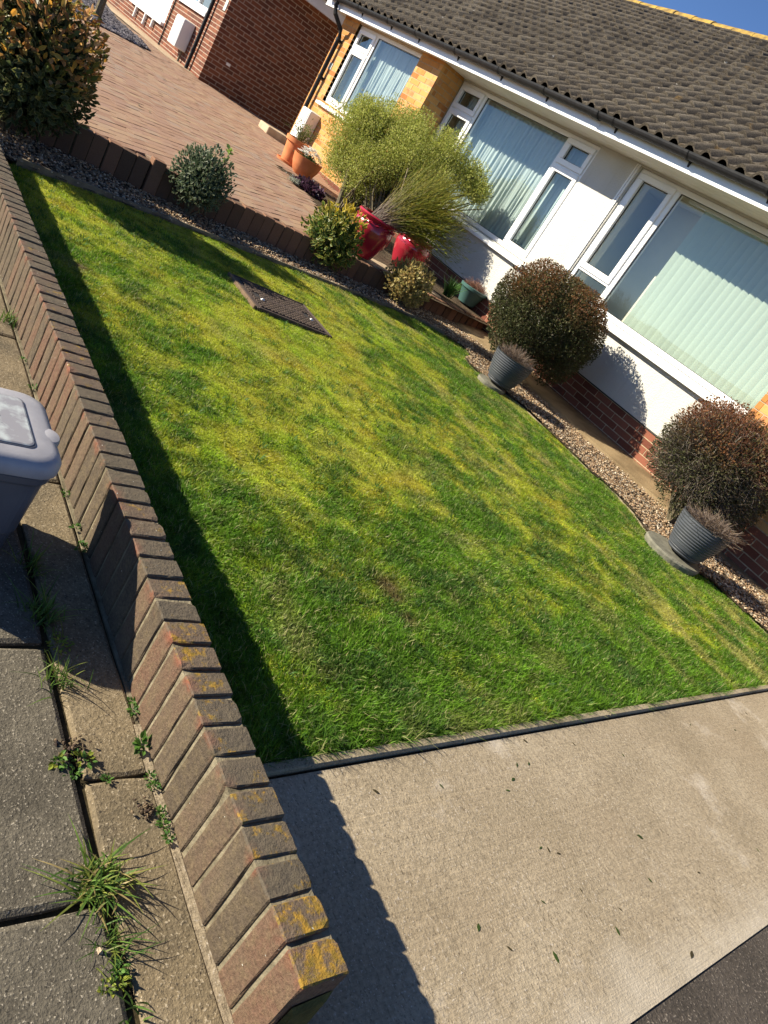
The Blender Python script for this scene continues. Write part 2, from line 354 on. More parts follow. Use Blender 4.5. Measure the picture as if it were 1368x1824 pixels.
# box pieces: many bricks -> the nearest as objects, the others joined
BOXF = np.array([(0, 3, 2, 1), (4, 5, 6, 7), (0, 1, 5, 4), (1, 2, 6, 5), (2, 3, 7, 6), (3, 0, 4, 7)])
BOXV = np.array([(-.5, -.5, -.5), (.5, -.5, -.5), (.5, .5, -.5), (-.5, .5, -.5), (-.5, -.5, .5), (.5, -.5, .5), (.5, .5, .5), (-.5, .5, .5)])
def bev_box(b=.02):
    """chamfered unit box, b = chamfer in unit-box fractions (x,y,z)"""
    bx = b if hasattr(b, '__len__') else (b, b, b); V = []; idx = {}
    for sx in (-1, 1):
        for sy in (-1, 1):
            for sz in (-1, 1):
                for ax in range(3):
                    p = [sx*.5, sy*.5, sz*.5]
                    for q in range(3):
                        if q != ax: p[q] -= (sx, sy, sz)[q]*bx[q]
                    idx[(sx, sy, sz, ax)] = len(V); V.append(p)
    F = []
    for ax in range(3):
        o1, o2 = [q for q in range(3) if q != ax]
        for s in (-1, 1):
            ring = []
            for a, c in ((-1, -1), (1, -1), (1, 1), (-1, 1)):
                k = [0, 0, 0]; k[ax] = s; k[o1] = a; k[o2] = c; ring.append(idx[(*k, ax)])
            F.append(ring if (s > 0) == (ax != 1) else ring[::-1])
    for ax in range(3):
        o1, o2 = [q for q in range(3) if q != ax]
        for a in (-1, 1):
            for c in (-1, 1):
                k0 = [0]*3; k1 = [0]*3; k0[o1] = k1[o1] = a; k0[o2] = k1[o2] = c; k0[ax] = -1; k1[ax] = 1
                F.append([idx[(*k0, o1)], idx[(*k1, o1)], idx[(*k1, o2)], idx[(*k0, o2)]])
    for sx in (-1, 1):
        for sy in (-1, 1):
            for sz in (-1, 1): F.append([idx[(sx, sy, sz, q)] for q in range(3)])
    return V, F
def fixnormals(me):
    import bmesh
    bm = bmesh.new(); bm.from_mesh(me); bmesh.ops.recalc_face_normals(bm, faces=bm.faces); bm.to_mesh(me); bm.free()
def pieces(name, items, mat, parent, nobj=300, nvar=10, bev=None, stuff_name=None):
    """items: (center, ux, uy, uz axes (3x3 rows, unit), size(3), rnd, priority) lower priority value = nearer"""
    if not items: return
    items = sorted(items, key=lambda t: t[4]); var = []
    for k in range(nvar):
        mb = MB(); rv = (k+.5)/nvar
        V, F = bev_box(bev) if bev else (BOXV.tolist(), BOXF.tolist())
        mb.add(V, F, 0, rv); me = mb.mesh(name, mat, 'rnd'); fixnormals(me); var.append(me)
    pw = WPOS[parent.name]
    for (c, A, sz, rv, pr) in items[:nobj]:
        o = bpy.data.objects.new(name, var[min(int(rv*nvar), nvar-1)]); COL.objects.link(o); o.parent = parent
        A = np.array(A); Mx = Matrix.Identity(4)
        for i in range(3):
            for j in range(3): Mx[i][j] = A[j][i]*sz[j]
            Mx[i][3] = c[i]-pw[i]
        o.matrix_local = Mx
    rest = items[nobj:]
    if rest:
        n = len(rest); V = np.zeros((n, 8, 3)); fl = np.zeros((n, 8))
        for i, (c, A, sz, rv, pr) in enumerate(rest):
            V[i] = np.array(c)+(BOXV*np.array(sz))@np.array(A); fl[i] = rv
        F = (BOXF[None]+8*np.arange(n)[:, None, None]).reshape(-1, 4)
        me = npmesh(stuff_name or name+'work', V.reshape(-1, 3), F, mat, None, fl.ravel()); fixnormals(me)
        o = bpy.data.objects.new(stuff_name or name+'work', me); link(o, parent, (0, 0, 0)); WPOS[o.name] = np.zeros(3); o['kind'] = 'stuff'
def brick_field(origin, ud, nd, width, height, openings=(), L=.215, Hb=.065, j=.01, thick=.05, proud=.003, rows_off=0, off0=0.0):
    """bricks on a vertical face: origin = lower-left, ud along, nd outward; openings (u0,u1,z0,z1) relative"""
    out = []; ud = np.array(ud, float); nd = np.array(nd, float); zd = np.array([0, 0, 1.0]); z = 0.0; row = rows_off
    while z < height-.02:
        h = min(Hb, height-z); u = -(L+j)*(.5 if row % 2 else 0.0)-off0
        while u < width:
            segs = [(max(u, 0), min(u+L, width))]
            for (a, b, c, d) in openings:
                if z+h > c+.01 and z < d-.01:
                    ns = []
                    for (p, q) in segs:
                        if q <= a or p >= b: ns.append((p, q)); continue
                        if p < a: ns.append((p, a))
                        if q > b: ns.append((b, q))
                    segs = ns
            for (p, q) in segs:
                if q-p > .025:
                    c = np.array(origin)+ud*((p+q)/2)+zd*(z+h/2)+nd*(proud-thick/2+random.uniform(-.0015, .0015))
                    out.append((c, (ud, nd, zd), (q-p, thick, h), random.random(), float(np.linalg.norm(c-CAM))))
            u += L+j
        z += Hb+j; row += 1
    return out

# ================================================================== SETTING
lawnz = lambda y: .017*np.asarray(y, float)
bedz = lambda y: np.interp(np.asarray(y, float), [0, 1.5, 3, 5, 6], [.044, .046, .064, .110, .130])
drivez = lambda x: np.clip(.27+.03*(-6.3-np.asarray(x, float)), .24, .455)
edgex = lambda y: -5.80-.105*(np.asarray(y, float)-1.4)*(np.asarray(y, float) > 1.4)      # front face of the retaining brick edging
kerbx = lambda y: -.545-.034*np.asarray(y, float)

g = MB(); g.add([(-400, -400, -.09), (400, -400, -.09), (400, 400, -.09), (-400, 400, -.09)], [(0, 1, 2, 3)])
tag(g.obj('ground', MAT['far_ground']), kind='structure')

# --- public footway: slabs and the narrow strip beside the wall
pave = MB(); pave.box(-7, 3.0, -3.2, .0, -.085, -.013); pv = pave.obj('pavement', MAT['joint']); tag(pv, kind='structure')
def slab(name, x0, x1, y0, y1, mat, parent, z=0.0, dz=.004, wob=.004, bev=.010):
    """slab with an irregular worn outline"""
    cx_, cy_ = (x0+x1)/2, (y0+y1)/2; pts = []; ex = [(x0, y0, x1, y0), (x1, y0, x1, y1), (x1, y1, x0, y1), (x0, y1, x0, y0)]
    for (a, b, c, d) in ex:
        n = 6
        for i in range(n):
            t = i/n; nx, ny = (d-b), -(c-a); l = math.hypot(nx, ny); q = random.uniform(-wob, wob*.3) if i else -wob*1.5
            if i == 0: pts.append((a+(cx_-a)/abs(cx_-a)*.004, b+(cy_-b)/abs(cy_-b)*.004)); continue
            pts.append((a+(c-a)*t+nx/l*q, b+(d-b)*t+ny/l*q))
    zt = z+random.uniform(-dz, dz); cx, cy = (x0+x1)/2, (y0+y1)/2; ix = 1-2*bev/(x1-x0); iy = 1-2*bev/(y1-y0); n = len(pts)
    inner = [(cx+(p[0]-cx)*ix, cy+(p[1]-cy)*iy) for p in pts]
    v = [(x, y, zt-.05) for x, y in pts]+[(x, y, zt-bev*.55) for x, y in pts]+[(x, y, zt) for x, y in inner]
    f = [(i, (i+1) % n, n+(i+1) % n, n+i) for i in range(n)]+[(n+i, n+(i+1) % n, 2*n+(i+1) % n, 2*n+i) for i in range(n)]+[tuple(range(2*n, 3*n))]
    m = MB(); m.add(v, f); return m.obj(name, mat, parent)
xs = [-.315+.622*k for k in range(-7, 5)]
for row, (ya, yb) in enumerate(((-.775, -.176), (-1.39, -.785), (-2.0, -1.4))):
    for k in range(len(xs)-1):
        sh = .0 if row == 0 else .31*(row % 2)
        slab('paving_slab', xs[k]+sh+.006, xs[k+1]+sh-.006, ya, yb, MAT['slab'], pv)
sx = [-5.9, -4.75, -3.6, -2.55, -1.62, -.567, .35, 1.5]
for k in range(len(sx)-1): slab('edge_strip', sx[k]+.004, sx[k+1]-.004, -.160, -.012, MAT['strip'], pv, z=-.002, dz=.002, wob=.005, bev=.008)

# --- concrete path, kerb, tarmac drive
def sheet(name, poly, zf, mat, kind='structure', nx=None):
    m = MB(); m.add([(x, y, float(zf(x, y))) for x, y in poly], [tuple(range(len(poly)))]); return tag(m.obj(name, mat), kind=kind)
pth = MB(); ys = np.linspace(.0, 6.0, 25)
va = [(float(kerbx(y))+.040, y, float(lawnz(y))-.006) for y in ys]; vb = [(.272-.012*y, y, float(lawnz(y))-.0055) for y in ys]
vm = [(float(kerbx(y))+.185, y, float(lawnz(y))-.006) for y in ys]; vm2 = [(float(kerbx(y))+.190, y, float(lawnz(y))-.0055) for y in ys]
n = len(ys)
pth.add(va+vm+vm2+vb, [(k*n+i, (k+1)*n+i, (k+1)*n+i+1, k*n+i+1) for k in range(3) for i in range(n-1)])
sk = [(.272-.012*y, y, float(lawnz(y))-.06) for y in ys]
pth.add(vb+sk, [(i, i+1, n+i+1, n+i) for i in range(n-1)])
pth.add([(-.7, -.02, -.004), (.272, -.02, -.004), (.272, 0, -.004), (-.7, 0, -.004)], [(0, 1, 2, 3)])
tag(pth.obj('path', MAT['path']), kind='structure')
tm = MB(); ys2 = np.linspace(-.02, 6.2, 30)
ta = [(.262-.012*y, y, float(lawnz(y))-.0095) for y in ys2]; tb = [(4.2, y, float(lawnz(y))-.0095) for y in ys2]
tm.add(ta+tb, [(i, len(ys2)+i, len(ys2)+i+1, i+1) for i in range(len(ys2)-1)])
tag(tm.obj('tarmac_drive', MAT['tarmac']), kind='structure')

kerb = empty('lawn_kerb', (-.6, 2.5, .0), 'low concrete edging kerb between the lawn and the concrete path', 'kerb')
ky = [.105, 1.02, 1.94, 2.86, 3.78, 4.72, 5.7]
for i in range(len(ky)-1):
    y0, y1 = ky[i]+.003, ky[i+1]-.003; m = MB(); v = []
    for (y) in (y0, y1):
        for (dx, dz) in ((0, -.1), (.030, -.1), (.030, .003), (.026, .007), (.004, .007), (0, .003)): v.append((float(kerbx(y))+dx, y, float(lawnz(y))+dz))
    m.add(v, [tuple(range(6)), tuple(range(6, 12))[::-1]]+[(k, 6+k, 6+(k+1) % 6, (k+1) % 6) for k in range(6)]); o = m.obj('kerb_stone', MAT['kerb'], kerb); fixnormals(o.data)
gm = MB(); gv = []
gm.add([(float(kerbx(y))+dx, y, float(lawnz(y))-.013) for y in (.1, 6.0) for dx in (.026, .08)], [(0, 1, 3, 2)])
tag(gm.obj('kerb_gap_soil', MAT['joint']), kind='structure')

# --- lawn
LAWN = [(-.545, .107), (-5.02, .107), (-5.03, .32), (-5.11, .58), (-5.20, .98), (-5.38, 2.07), (-5.50, 2.95), (-5.62, 4.04), (-5.60, 4.40), (-5.48, 4.69), (-5.30, 4.87), (-5.08, 4.80),
        (-4.92, 4.58), (-4.72, 4.50), (-4.5, 4.51), (-4.06, 4.73), (-3.45, 4.72), (-3.0, 4.67), (-2.66, 4.69), (-2.40, 4.62), (-2.19, 4.50), (-2.02, 4.37), (-1.89, 4.31), (-1.80, 4.48), (-1.70, 4.66), (-1.5, 4.72), (-1.1, 4.73), (float(kerbx(4.75)), 4.75)]
def lawn_cols(x, y, blades=False):
    n1 = vnoise(x*.75, y, .55, 3, 4); n2 = vnoise(x, y, .11, 21, 3); n3 = vnoise(x*.35+y*.10, y, .16, 41, 3); n4 = vnoise(x, y, .30, 63, 3); n5 = vnoise(x, y, .045, 77, 2)
    moss = sstep(.465, .70, n1*.42+n2*.34+vnoise(x*.8, y, .24, 351, 3)*.24+.13*sstep(-1.2, -3.0, x)*sstep(3.9, 2.4, y)+.03-.12*sstep(-1.3, -.6, x)-.20*sstep(.55, .15, y))
    if blades: moss = np.clip(moss+(rng.random(len(x))-.5)*1.1*np.minimum(1, 4*moss*(1.15-moss)+.15), 0, 1)
    straw = sstep(.55, .72, n3+.05*(n5-.5))*sstep(2.2, 3.4, y)*.75+sstep(.63, .78, n4)*.35
    dk = sstep(.54, .75, vnoise(x, y, .17, 91, 3))
    g1 = np.array([.078, .175, .014]); g2 = np.array([.140, .280, .020]); ye = np.array([.48, .48, .045]); st = np.array([.42, .36, .11]); dg = np.array([.045, .105, .025])
    c = g1+(g2-g1)*n2[:, None]
    c = c+(dg-c)*(dk*.6)[:, None]
    oc = sstep(.52, .70, vnoise(x, y, .19, 301, 3)); ye = ye[None]*(1-.7*oc[:, None])+np.array([[.50, .40, .035]])*.7*oc[:, None]; lm = sstep(.5, .72, vnoise(x*.6, y, .22, 331, 3)); ye = ye*(1-.6*lm[:, None])+np.array([[.30, .46, .022]])*.6*lm[:, None]
    c = c+(ye-c)*(moss*.82)[:, None]
    c = c+(st-c)*(straw*.65)[:, None]
    br = np.array([.12, .075, .035]); bare = sstep(.80, .88, vnoise(x, y, .10, 111, 2))*.4
    for (bx, by, br_) in tuple((*gz(px_, py_, .02)[:2], r0_) for px_, py_, r0_ in ((690, 1045, .065), (728, 1105, .035), (704, 1065, .04), (145, 470, .04))):
        bare = np.maximum(bare, np.exp(-((x-bx)**2+(y-by)**2)/(br_**2))*1.1)
    return c+(br-c)*np.clip(bare, 0, .9)[:, None], moss, straw, np.clip(bare, 0, 1)
gx_, gy_ = np.meshgrid(np.linspace(-5.75, -.45, 213), np.linspace(.09, 4.95, 195), indexing='ij')
fx, fy = gx_.ravel(), gy_.ravel(); cc, mo, stw, bare = lawn_cols(fx, fy)
lz = lawnz(fy)+.012*(vnoise(fx, fy, .35, 7, 3)-.5)-.004
idx = np.arange(213*195).reshape(213, 195); q = np.stack([idx[:-1, :-1], idx[1:, :-1], idx[1:, 1:], idx[:-1, 1:]], -1).reshape(-1, 4)
cx = fx[q].mean(1); cy = fy[q].mean(1); keep = inpoly(cx, cy, LAWN); q = q[keep]
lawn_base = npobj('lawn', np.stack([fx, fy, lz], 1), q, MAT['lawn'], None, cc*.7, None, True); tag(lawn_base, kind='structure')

MH = (-4.50, -3.97, 1.68, 2.33)      # inspection cover footprint
def scatter(n, bb, test):
    x = rng.uniform(bb[0], bb[1], n); y = rng.uniform(bb[2], bb[3], n); k = test(x, y); return x[k], y[k]
def lawn_ok(x, y):
    return inpoly(x, y, LAWN) & ~((x > MH[0]-.0) & (x < MH[1]+.0) & (y > MH[2]-.0) & (y < MH[3]+.0))
def grass(name, n, rmin, rmax, seg, hmul, wmul):
    x, y = scatter(n, (-5.75, -.5, .1, 4.95), lawn_ok)
    d = np.hypot(x-CAM[0], y-CAM[1]); k = (d >= rmin) & (d < rmax); x, y = x[k], y[k]
    c, mo, st, ba = lawn_cols(x, y, True); N = len(x)
    k = rng.random(N) > ba*.75; x, y, c, mo, st, ba = x[k], y[k], c[k], mo[k], st[k], ba[k]; N = len(x)
    edge = np.exp(-((x-kerbx(y))/.10)**2)+np.exp(-((y-.12)/.12)**2)
    h = hmul*(.011+.011*rng.random(N)+.016*rng.random(N)**6)*(1-.45*mo)*(1-.25*st)*(.45+1.2*vnoise(x, y, .07, 131, 2))*(1+.7*np.clip(edge, 0, 1))
    az = rng.uniform(0, 2*np.pi, N); flow = 6.28*vnoise(x, y, .35, 151, 2)*1.5
    lean = np.clip(rng.normal(.75, .45, N), .1, 1.9)
    ax = .8*np.cos(az)+.4*np.cos(flow); ay = .8*np.sin(az)+.4*np.sin(flow); l = np.hypot(ax, ay)+1e-6; ax /= l; ay /= l
    w = wmul*(.0011+.0011*rng.random(N)); z0 = lawnz(y)-.006+.012*(vnoise(x, y, .35, 7, 3)-.5)
    fa = rng.uniform(0, np.pi, N); sx_, sy_ = np.cos(fa), np.sin(fa)
    c = c*((.55+.9*rng.random(N))*(.55+.9*vnoise(x, y, .05, 401, 2)))[:, None]; c = c+(np.array([.46, .43, .20])-c)*((rng.random(N) < .10+.18*st)*.75)[:, None]
    B = np.stack([x, y, z0], 1); S = np.stack([sx_, sy_, 0*sx_], 1)*w[:, None]; D = np.stack([ax*lean, ay*lean, np.ones(N)], 1); D = unit(D)
    T = B+D*h[:, None]*np.array([1, 1, 1]); T2 = B+unit(np.stack([ax*lean*1.7, ay*lean*1.7, np.ones(N)*.75], 1))*(h*1.0)[:, None]
    if seg == 1:
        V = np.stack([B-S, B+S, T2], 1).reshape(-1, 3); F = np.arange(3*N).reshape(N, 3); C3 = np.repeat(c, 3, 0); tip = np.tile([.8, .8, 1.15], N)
    else:
        Mid = B+D*(h*.55)[:, None]
        V = np.stack([B-S, B+S, Mid+S*.8, Mid-S*.8, Mid+(T2-B)*.62], 1).reshape(-1, 3)
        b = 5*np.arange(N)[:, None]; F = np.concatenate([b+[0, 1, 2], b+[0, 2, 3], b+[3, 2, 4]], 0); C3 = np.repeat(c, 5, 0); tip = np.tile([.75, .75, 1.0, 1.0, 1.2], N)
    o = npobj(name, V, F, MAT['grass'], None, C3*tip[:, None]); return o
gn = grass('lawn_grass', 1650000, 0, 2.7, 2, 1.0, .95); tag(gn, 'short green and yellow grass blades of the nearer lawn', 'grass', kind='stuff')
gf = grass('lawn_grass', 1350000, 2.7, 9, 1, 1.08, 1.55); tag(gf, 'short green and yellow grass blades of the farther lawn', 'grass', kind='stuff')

tx_, ty_ = scatter(2600, (-5.75, -.5, .1, 4.95), lawn_ok)
pk = rng.random(len(tx_)) < np.clip(.25+1.2*(vnoise(tx_, ty_, .6, 501, 2)-.4)+.6*np.exp(-((tx_-kerbx(ty_))/.25)**2)+.6*np.exp(-((ty_-.15)/.2)**2), .06, 1); tx_, ty_ = tx_[pk], ty_[pk]
NB_ = 22; N = len(tx_)*NB_; cxx = np.repeat(tx_, NB_); cyy = np.repeat(ty_, NB_); az = rng.uniform(0, 6.28, N); rr_ = .022*np.sqrt(rng.random(N)); x = cxx+rr_*np.cos(az); y = cyy+rr_*np.sin(az); kk = inpoly(x, y, LAWN); x, y, az = x[kk], y[kk], az[kk]; N = len(x)
h = rng.uniform(.018, .040, N); lean = rng.uniform(.3, 1.3, N); B = np.stack([x, y, lawnz(y)-.006], 1); o_ = np.stack([np.cos(az), np.sin(az), 0*az], 1); S = np.stack([-np.sin(az), np.cos(az), 0*az], 1)*rng.uniform(.0011, .0019, N)[:, None]
Mid = B+unit(o_*lean[:, None]+np.array([0, 0, 1.0]))*(h*.6)[:, None]; Tp = Mid+unit(o_*(lean*2.2)[:, None]+np.array([0, 0, .5]))*(h*.5)[:, None]
V = np.stack([B-S, B+S, Mid+S*.9, Mid-S*.9, Tp], 1).reshape(-1, 3); b = 5*np.arange(N)[:, None]; F = np.concatenate([b+[0, 1, 2], b+[0, 2, 3], b+[3, 2, 4]], 0)
tc = np.array([[.06, .15, .022], [.085, .19, .025], [.05, .12, .03]])[rng.integers(0, 3, N)]*rng.uniform(.7, 1.3, N)[:, None]
o = npobj('coarse_grass', V, F, MAT['grass'], None, np.repeat(tc, 5, 0)); tag(o, 'coarser dark green grass tufts scattered through the lawn', 'grass', kind='stuff')

# --- lawn edging boards along bed
eb = empty('lawn_edging', (-5.4, 2.5, .1), 'thin grey edging boards holding the gravel back from the lawn', 'edging')
pl = LAWN[1:-1]
for i in range(len(pl)-1):
    (xa, ya), (xb, yb) = pl[i], pl[i+1]
    if i == 0: continue
    d = np.array([xb-xa, yb-ya]); d /= np.linalg.norm(d); nrm = np.array([d[1], -d[0]])*(-.018)
    m = MB(); v = []
    top = .010 if i < 8 else -.022
    for (x, y) in ((xa+d[0]*.002, ya+d[1]*.002), (xb-d[0]*.002, yb-d[1]*.002)):
        zt = float(bedz(y))+top+random.uniform(-.004, .006)
        for (s, z) in ((0, float(lawnz(y))-.05), (1, float(lawnz(y))-.05), (1, zt), (0, zt)): v.append((x+nrm[0]*s, y+nrm[1]*s, z))
    m.add(v, [(0, 3, 2, 1), (4, 5, 6, 7), (0, 1, 5, 4), (1, 2, 6, 5), (2, 3, 7, 6), (3, 0, 4, 7)]); o = m.obj('edging_board', MAT['timber'] if i < 9 else MAT['kerb'], eb); fixnormals(o.data)

# --- gravel beds
BED = [(-5.0, .09)]+[p for p in LAWN[2:-1]]+[(float(kerbx(4.75)), 4.75), (float(kerbx(6))+.02, 6.0), (-6.32, 6.0), (float(edgex(4.7)), 4.7), (float(edgex(3)), 3.0), (-5.79, 1.4), (-5.79, .09)]
bx_, by_ = np.meshgrid(np.linspace(-6.4, -.6, 117), np.linspace(.1, 6.05, 120), indexing='ij'); fx, fy = bx_.ravel(), by_.ravel()
idx = np.arange(117*120).reshape(117, 120); q = np.stack([idx[:-1, :-1], idx[1:, :-1], idx[1:, 1:], idx[:-1, 1:]], -1).reshape(-1, 4)
keep = inpoly(fx[q].mean(1), fy[q].mean(1), BED) ; q = q[keep]
mb_h = .03*(vnoise(fx, fy, .5, 171, 3)-.5)-.012
bed_base = npobj('gravel_bed_soil', np.stack([fx, fy, bedz(fy)+mb_h], 1), q, MAT['earth'], None, None, None, True); tag(bed_base, kind='structure')
def pebbles(name, n, bb, test, zf, smin, smax, pal, mat, flat=.55):
    x, y = scatter(n, bb, test); N = len(x)
    s = rng.uniform(smin, smax, N)*(.6+.8*rng.random(N)); th = rng.uniform(0, 6.28, N); el = rng.uniform(.55, 1.0, N)
    O = np.array([(1, 0, 0), (-1, 0, 0), (0, 1, 0), (0, -1, 0), (0, 0, 1), (0, 0, -1)], float)
    V = O[None]*np.stack([s, s*el, s*flat*rng.uniform(.7, 1.2, N)], 1)[:, None, :]*rng.uniform(.75, 1.2, (N, 6, 1))
    tl = rng.normal(0, .35, N); V2 = V.copy(); V2[..., 1] = V[..., 1]*np.cos(tl)[:, None]-V[..., 2]*np.sin(tl)[:, None]; V2[..., 2] = V[..., 1]*np.sin(tl)[:, None]+V[..., 2]*np.cos(tl)[:, None]
    ct, st_ = np.cos(th)[:, None], np.sin(th)[:, None]; W = V2.copy(); W[..., 0] = V2[..., 0]*ct-V2[..., 1]*st_; W[..., 1] = V2[..., 0]*st_+V2[..., 1]*ct
    W += np.stack([x, y, zf(x, y)+rng.uniform(-.002, .010, N)], 1)[:, None, :]
    F0 = np.array([(0, 2, 4), (2, 1, 4), (1, 3, 4), (3, 0, 4), (2, 0, 5), (1, 2, 5), (3, 1, 5), (0, 3, 5)])
    F = (F0[None]+6*np.arange(N)[:, None, None]).reshape(-1, 3)
    pal = np.array(pal); c = pal[rng.integers(0, len(pal), N)]*(.7+.6*rng.random(N))[:, None]
    return npobj(name, W.reshape(-1, 3), F, mat, None, np.repeat(c, 6, 0))
bedpal = [(.30, .20, .115), (.36, .25, .15), (.25, .16, .09), (.42, .33, .22), (.17, .11, .07), (.48, .41, .31), (.22, .18, .14), (.33, .22, .13)]
p1 = pebbles('gravel', 105000, (-6.4, -.6, .1, 5.62), lambda x, y: inpoly(x, y, BED), lambda x, y: bedz(y)+.03*(vnoise(x, y, .5, 171, 3)-.5)-.004, .006, .013, bedpal, MAT['pebble'])
tag(p1, 'tan and brown gravel chippings filling the beds around the lawn', 'gravel', kind='stuff')
ld = MB(); ld.add([(-6.28, 5.50, .135), (-.76, 5.52, .135), (-.76, 6.02, .175), (-6.28, 6.02, .175), (-6.28, 5.42, .10), (-.76, 5.45, .10)], [(0, 1, 2, 3), (4, 5, 1, 0)])
tag(ld.obj('wall_footing', MAT['ledge']), kind='structure')

# --- brick edging retaining the drive and the raised bed
ed = empty('brick_edging', (-6.0, 3.0, .1), 'upright brick edging holding up the block paved driveway', 'edging')
items = []; y = .12
while y < 5.86:
    st_ = .112; yc = y+st_/2; sl_ = -.105 if yc > 1.4 else 0.0; a = math.atan(sl_)
    dvec = np.array([math.sin(a), math.cos(a), 0]); nv = np.array([math.cos(a), -math.sin(a), 0])
    tw = random.uniform(-.10, .10)+(.12 if yc < 4.3 else 0); ca, sa = math.cos(tw), math.sin(tw); A = (dvec*ca+nv*sa, nv*ca-dvec*sa, np.array([0, 0, 1.0]))
    zt = float(drivez(edgex(yc)))+.012+random.uniform(-.006, .008)+(.035 if 1.32 < yc < 1.42 else 0); zb = float(bedz(yc))-.08
    c = np.array([float(edgex(yc))-.05+(.02 if 1.3 < yc < 1.42 else 0), yc, (zt+zb)/2]); items.append((c, A, (st_-.008, .1, zt-zb), random.random(), yc))
    y += st_
pieces('edging_brick', items, MAT['brick_edge'], ed, 300, 8, (.05, .05, .03))
core = MB()
for i in range(12):
    y0, y1 = .12+i*.478, .12+(i+1)*.478
    v = []
    for y in (y0, y1):
        for (dx, z) in ((-.01, -.05), (-.085, -.05), (-.085, float(drivez(edgex(y)))-.012), (-.01, float(drivez(edgex(y)))-.012)): v.append((float(edgex(y))+dx, y, z))
    core.add(v, [(0, 1, 5, 4), (1, 2, 6, 5), (2, 3, 7, 6), (3, 0, 4, 7)])
o = core.obj('mortar', MAT['joint'], ed); fixnormals(o.data)

# --- block paved driveway
RB = [(-7.75, 4.10), (-9.35, 4.10), (-9.35, 5.6), (-9.3, 6.0), (-6.2, 6.0), (-6.0, 4.05)]     # raised bed in front of the house
dr = MB(); xsd = np.concatenate([np.linspace(-5.86, -12.5, 12), [-15, -20, -40]])
for i in range(len(xsd)-1):
    x0, x1 = xsd[i], xsd[i+1]; z0, z1 = float(drivez(x0))-.012, float(drivez(x1))-.012
    dr.add([(x1, -3, z1), (x0, -3, z0), (x0, 12, z0), (x1, 12, z1)], [(0, 1, 2, 3)])
# clip the sheet to the retaining edge: shift right-hand vertices
drv = []
for (x, y, z) in dr.v: drv.append((x, y, z) if x < -5.9 else ((-5.83 if y < 0 else -6.55), y, z))
dr.v = drv; drive = dr.obj('driveway', MAT['sand']); tag(drive, kind='structure')
ang = R(122); e1 = np.array([math.cos(ang), math.sin(ang), 0]); e2 = np.array([-e1[1], e1[0], 0]); items = []
for i in range(-190, 190):
    for j in range(-90, 90):
        c = np.array([-10, 2.5, 0])+e2*(i*.104)+e1*((j+(.5 if i % 2 else 0))*.205); x, y = c[0], c[1]
        if y < -.6 or y > 6.8 or x < -17 or x > float(edgex(y))-.11-.03: continue
        if y > 5.52 and -12.5 < x: continue
        if y > 4.72 and x < -14.7: continue
        c[2] = float(drivez(x))-.025+random.uniform(-.0025, .0025); sl_ = -.03 if x > -12.45 else 0.0; E1 = e1+np.array([0, 0, sl_*e1[0]]); E2 = e2+np.array([0, 0, sl_*e2[0]]); E1 = E1/np.linalg.norm(E1); E2 = E2/np.linalg.norm(E2)
        items.append((c, (E1, E2, np.cross(E1, E2)), (.1985, .098, .055), random.random(), float(np.linalg.norm(c-CAM))+(9 if c[1] < .3 or inpoly(np.array([x]), np.array([y]), RB)[0] else 0)))
rb_in = inpoly(np.array([t[0][0] for t in items]), np.array([t[0][1] for t in items]), RB)
items = [t for t, k in zip(items, rb_in) if not k]
# tilt of blocks follows the drive fall
for t in items: pass
pieces('paving_block', items, MAT['block'], drive, 300, 12, (.008, .016, .03), 'block_paving')
rbm = MB(); rbm.add([(x, y, float(drivez(x))-.002) for x, y in RB], [tuple(range(len(RB)))]); o = rbm.obj('raised_bed_soil', MAT['earth']); tag(o, kind='structure'); fixnormals(o.data)
for (x, y, a, b, rz, lb) in ((-6.36, 4.12, .34, .50, .1, 'pale flagstone between the two red glazed pots'), (-6.45, 4.9, .36, .42, .05, 'pale flagstone right of the half hidden red pot'), (-7.6, 4.55, .55, .5, .3, 'pale flagstone beneath the stems of the airy shrub')):
    m = MB(); ca, sa = math.cos(rz), math.sin(rz); poly = [(x+ca*p-sa*q_, y+sa*p+ca*q_) for p, q_ in ((-a/2, -b/2), (a/2*.95, -b/2), (a/2, b/2*.9), (-a/2*.9, b/2))]
    z = float(drivez(x)); m.prism(poly, z-.03, z+.018); o = m.obj('flagstone', MAT['flag'], bevel=.006); fixnormals(o.data)
    tag(o, lb, 'flagstone', 'flagstones in the raised bed')

# --- slate bed and footing by the neighbour
SL = [gz(p[0], p[1], .455)[:2] for p in ((120, 10), (150, 33), (200, 58), (240, 79), (266, 91), (250, 72), (225, 52), (207, 36), (189, 12), (180, -8), (150, -30))]
SL = [tuple(p) for p in SL]; sxs = [p[0] for p in SL]; sys_ = [p[1] for p in SL]
sb = pebbles('slate_chippings', 60000, (max(min(sxs), -27), max(sxs), min(sys_), max(sys_)), lambda x, y: inpoly(x, y, SL), lambda x, y: drivez(x)+.012+0*y, .025, .05, [(.10, .09, .10), (.15, .135, .15), (.07, .065, .07), (.2, .18, .19)], MAT['slate'], .35)
tag(sb, 'dark purple grey slate chippings on the neighbour\'s forecourt', 'slate chippings', kind='stuff')

